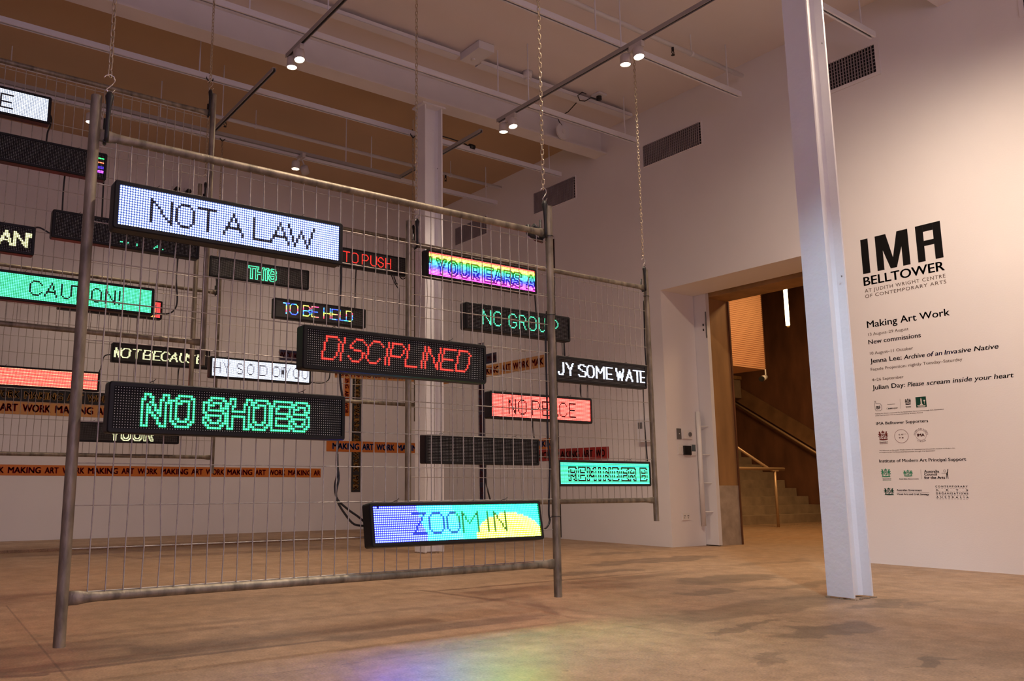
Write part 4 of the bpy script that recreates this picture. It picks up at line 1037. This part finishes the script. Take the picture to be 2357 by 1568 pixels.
line(t, 'scream inside your heart', 3.325, 1.470, 2.697, .037, bold=.012, shear=.2)

def ring(cy, cz, r, w, n=28):
    out = []
    for k in range(n):
        a, b_ = 2*PI*k/n, 2*PI*(k+1)/n
        out.append([(cy+r*math.cos(a), cz+r*math.sin(a)), (cy+r*math.cos(b_), cz+r*math.sin(b_)), (cy+(r-w)*math.cos(b_), cz+(r-w)*math.sin(b_)), (cy+(r-w)*math.cos(a), cz+(r-w)*math.sin(a))])
    return out
def crest(t, y0, y1, z0, z1, m, seed=1, cap=True):
    """heraldic crest: crown, shield with charges, two supporters and a scroll"""
    w, h = y0-y1, z1-z0; P_ = lambda u, v: (y0-u*w, z0+v*h)
    po = []
    po.append([P_(.36, .78), P_(.64, .78), P_(.66, .90), P_(.58, .84), P_(.5, .97), P_(.42, .84), P_(.34, .90)])       # crown
    po += [[P_(.33, .72), P_(.67, .72), P_(.67, .68), P_(.33, .68)], [P_(.33, .68), P_(.38, .68), P_(.40, .45), P_(.34, .5)], [P_(.62, .68), P_(.67, .68), P_(.66, .5), P_(.60, .45)],
           [P_(.36, .47), P_(.5, .34), P_(.64, .47), P_(.60, .50), P_(.5, .41), P_(.40, .50)], [P_(.42, .65), P_(.49, .65), P_(.49, .56), P_(.42, .56)], [P_(.52, .54), P_(.58, .54), P_(.57, .47), P_(.51, .45)], [P_(.53, .65), P_(.59, .65), P_(.59, .60), P_(.53, .60)]]
    for sgn in (0, 1):
        X = (lambda u: u) if not sgn else (lambda u: 1-u)
        po += [[P_(X(.08), .86), P_(X(.20), .90), P_(X(.24), .80), P_(X(.14), .76)], [P_(X(.14), .76), P_(X(.24), .80), P_(X(.30), .66), P_(X(.26), .50), P_(X(.12), .52), P_(X(.10), .66)],
               [P_(X(.02), .74), P_(X(.10), .70), P_(X(.10), .66), P_(X(.03), .66)], [P_(X(.14), .50), P_(X(.20), .50), P_(X(.20), .34), P_(X(.12), .34)], [P_(X(.24), .50), P_(X(.29), .48), P_(X(.31), .34), P_(X(.26), .34)], [P_(X(.02), .58), P_(X(.08), .56), P_(X(.10), .46), P_(X(.05), .48)]]
    po.append([P_(.12, .32), P_(.88, .32), P_(.92, .25), P_(.5, .22), P_(.08, .25)])
    fixed = []
    for p in po:
        a = sum(p[i][0]*p[(i+1) % len(p)][1]-p[(i+1) % len(p)][0]*p[i][1] for i in range(len(p)))
        fixed.append(p)
    shape(t, fixed, m, 'crest')
def rect(y0, y1, z0, z1): return [(y0, z0), (y1, z0), (y1, z1), (y0, z1)]
t = wl_thing('supporter_logos', 'top row of small supporter logos with a dark square emblem, on the long wall', 3.5, 1.25)
bf = [(3.763, 1.375), (3.753, 1.375), (3.753, 1.352), (3.720, 1.352), (3.706, 1.336), (3.706, 1.300), (3.718, 1.289), (3.752, 1.289), (3.763, 1.300)]
seg = []
for (a, b_) in zip(bf, bf[1:]+bf[:1]):
    dy, dz = b_[0]-a[0], b_[1]-a[1]; l = math.hypot(dy, dz); ny, nz = -dz/l*.0011, dy/l*.0011
    seg.append([(a[0]+ny, a[1]+nz), (b_[0]+ny, b_[1]+nz), (b_[0]-ny, b_[1]-nz), (a[0]-ny, a[1]-nz)])
shape(t, seg, 'print', 'rounded_badge')
line(t, 'BF', 3.749, 1.304, 3.717, .026, bold=.03)
line(t, 'Presenting Partner', 3.656, 1.334, 3.592, .006, 'printgrey')
line(t, 'sun', 3.652, 1.2965, 3.621, .014, bold=.03); line(t, 'super', 3.619, 1.2965, 3.572, .014, 'printgrey')
shape(t, ring(3.658, 1.302, .008, .001, 14), 'printgrey', 'small_ring')
shape(t, [rect(3.5485, 3.5475, 1.293, 1.375)], 'printgrey', 'divider')
crest(t, 3.512, 3.460, 1.305, 1.378, 'print')
line(t, 'Queensland', 3.507, 1.304, 3.465, .006, bold=.02); line(t, 'Government', 3.507, 1.296, 3.465, .005, 'printgrey')
shape(t, [rect(3.423, 3.341, 1.293, 1.379)], 'printdkgreen', 'square_badge')
oy, oz = t.location.y, t.location.z
b = MB()
for p in ([(3.385, 1.318), (3.376, 1.318), (3.376, 1.355), (3.3805, 1.372), (3.385, 1.355)], rect(3.392, 3.369, 1.312, 1.319), rect(3.414, 3.349, 1.304, 1.3095), rect(3.410, 3.352, 1.297, 1.3005)):
    b.poly([(-(y-oy), z-oz) for y, z in p], .0004, lambda u, v, w: (-(w+.0013), -u, v))
for k in range(1): b.poly([(-(3.356+.007*math.cos(a)-oy), 1.345+.007*math.sin(a)-oz) for a in [2*PI*j/14 for j in range(14)]], .0004, lambda u, v, w: (-(w+.0013), -u, v))
b.poly([(-(3.357-oy), 1.318-oz), (-(3.355-oy), 1.318-oz), (-(3.355-oy), 1.338-oz), (-(3.357-oy), 1.338-oz)], .0004, lambda u, v, w: (-(w+.0013), -u, v))
b.obj('badge_figure', M['printwhite'], t)
line(t, 'Making Art Work is supported by the Queensland Government through Arts Queensland', 3.766, 1.2605, 3.216, .008, 'printgrey')
line(t, "Julian Day's project was co-commissioned by Brisbane Festival", 3.766, 1.245, 3.377, .008, 'printgrey')
t = wl_thing('supporter_logos', 'dark red supporter emblems with two ring logos, on the long wall', 3.5, 1.05)
line(t, 'IMA Belltower Supporters', 3.766, 1.168, 3.342, .024, bold=.014)
crest(t, 3.758, 3.672, 1.010, 1.123, 'printred')
line(t, 'Queensland', 3.751, 1.016, 3.682, .009, 'printred', bold=.02); line(t, 'Government', 3.750, 1.004, 3.682, .007, 'printred')
shape(t, ring(3.565, 1.063, .057, .0022, 40), 'printred', 'ring')
line(t, 'c o', 3.585, 1.072, 3.550, .013, 'printred', bold=.03); line(t, 'v e', 3.586, 1.045, 3.549, .013, 'printred', bold=.03)
shape(t, [rect(3.548, 3.524, 1.0785, 1.0800)], 'printred', 'long_dash')
shape(t, ring(3.408, 1.064, .042, .0015, 36), 'printred', 'ring')
line(t, 'IMA', 3.437, 1.054, 3.381, .022, 'printred', bold=.04)
def arc_text(t, s, cy, cz, r, a0, a1, cap, m, flip=False):
    oy, oz = t.location.y, t.location.z; b = MB(); n = len(s)
    for i, ch in enumerate(s):
        if ch == ' ': continue
        a = a0+(a1-a0)*(i+.5)/n; ca, sa = math.cos(a), math.sin(a)
        # u grows to the right of the reader, v upward
        if not flip: Ux, Uz, Vx, Vz = sa, -ca, ca, sa
        else: Ux, Uz, Vx, Vz = -sa, ca, -ca, -sa
        px_, pz_ = r*ca, r*sa
        f = lambda u, v, w, px_=px_, pz_=pz_, Ux=Ux, Uz=Uz, Vx=Vx, Vz=Vz: (-(w+.0004), -((-(cy-oy))+px_+u*Ux+v*Vx), (cz-oz)+pz_+u*Uz+v*Vz)
        put_text(b, ch, -cap*.3, -cap*.5, cap*.6 if ch != 'I' else cap*.2, cap, f, th=.0008, bold=.02)
    b.obj('ring_text', M[m], t)
arc_text(t, 'COMMISSIONERS', 3.408, 1.064, .052, PI*1.0, PI*.0, .010, 'printred')
arc_text(t, 'CIRCLE', 3.408, 1.064, .052, PI*1.28, PI*1.72, .010, 'printred', True)
line(t, 'The Belltower at the Judith Wright Centre of Contemporary Arts and the Institute of Modern Art', 3.759, .9455, 3.16, .008, 'printgrey')
line(t, 'are supported by the Queensland Government through Arts Queensland', 3.760, .929, 3.312, .008, 'printgrey')
t = wl_thing('supporter_logos', 'lowest block of green crests and council names, on the long wall', 3.45, .7)
line(t, 'Institute of Modern Art Principal Support', 3.767, .848, 3.089, .025, bold=.014)
crest(t, 3.764, 3.678, .700, .802, 'printgreen')
line(t, 'Queensland', 3.752, .706, 3.683, .008, 'printdkgreen', bold=.02); line(t, 'Government', 3.751, .695, 3.683, .006, 'printgreen')
crest(t, 3.580, 3.500, .712, .786, 'printgreen', 2); line(t, 'Australian Government', 3.616, .704, 3.460, .009, bold=.02)
shape(t, [rect(3.4375, 3.4365, .707, .783)], 'printgrey', 'divider')
line(t, 'Australia', 3.411, .758, 3.297, .021, bold=.02); line(t, 'Council', 3.412, .734, 3.315, .021, bold=.02); line(t, 'for the Arts', 3.414, .7075, 3.257, .021, bold=.03)
shape(t, ring(3.254, .770, .010, .0015, 16)+[[(3.232, .785), (3.226, .785), (3.234, .750), (3.232, .708), (3.236, .708), (3.240, .742), (3.247, .708), (3.250, .708), (3.243, .752), (3.236, .764)], [(3.280, .752), (3.240, .750), (3.240, .753), (3.280, .754)]], 'print', 'dancing_figure')
crest(t, 3.754, 3.664, .555, .640, 'printdkgreen', 3)
line(t, 'Australian Government', 3.643, .609, 3.444, .015, bold=.02)
shape(t, [rect(3.643, 3.387, .5978, .5986)], 'printgrey', 'divider')
line(t, 'Visual Arts and Craft Strategy', 3.645, .577, 3.391, .013, bold=.02)
for s, z in (('C O N T E M P O R A R Y', .641), ('A       R       T       S', .612), ('O R G A N I S A T I O N S', .5855), ('A  U  S  T  R  A  L  I  A', .5565)):
    line(t, s, 3.336, z, 3.099, .013, bold=.02)
    shape(t, [rect(3.336-k*.0218, 3.336-k*.0218-.012, z-.0075, z-.006) for k in range(11)], 'print', 'dash_row')
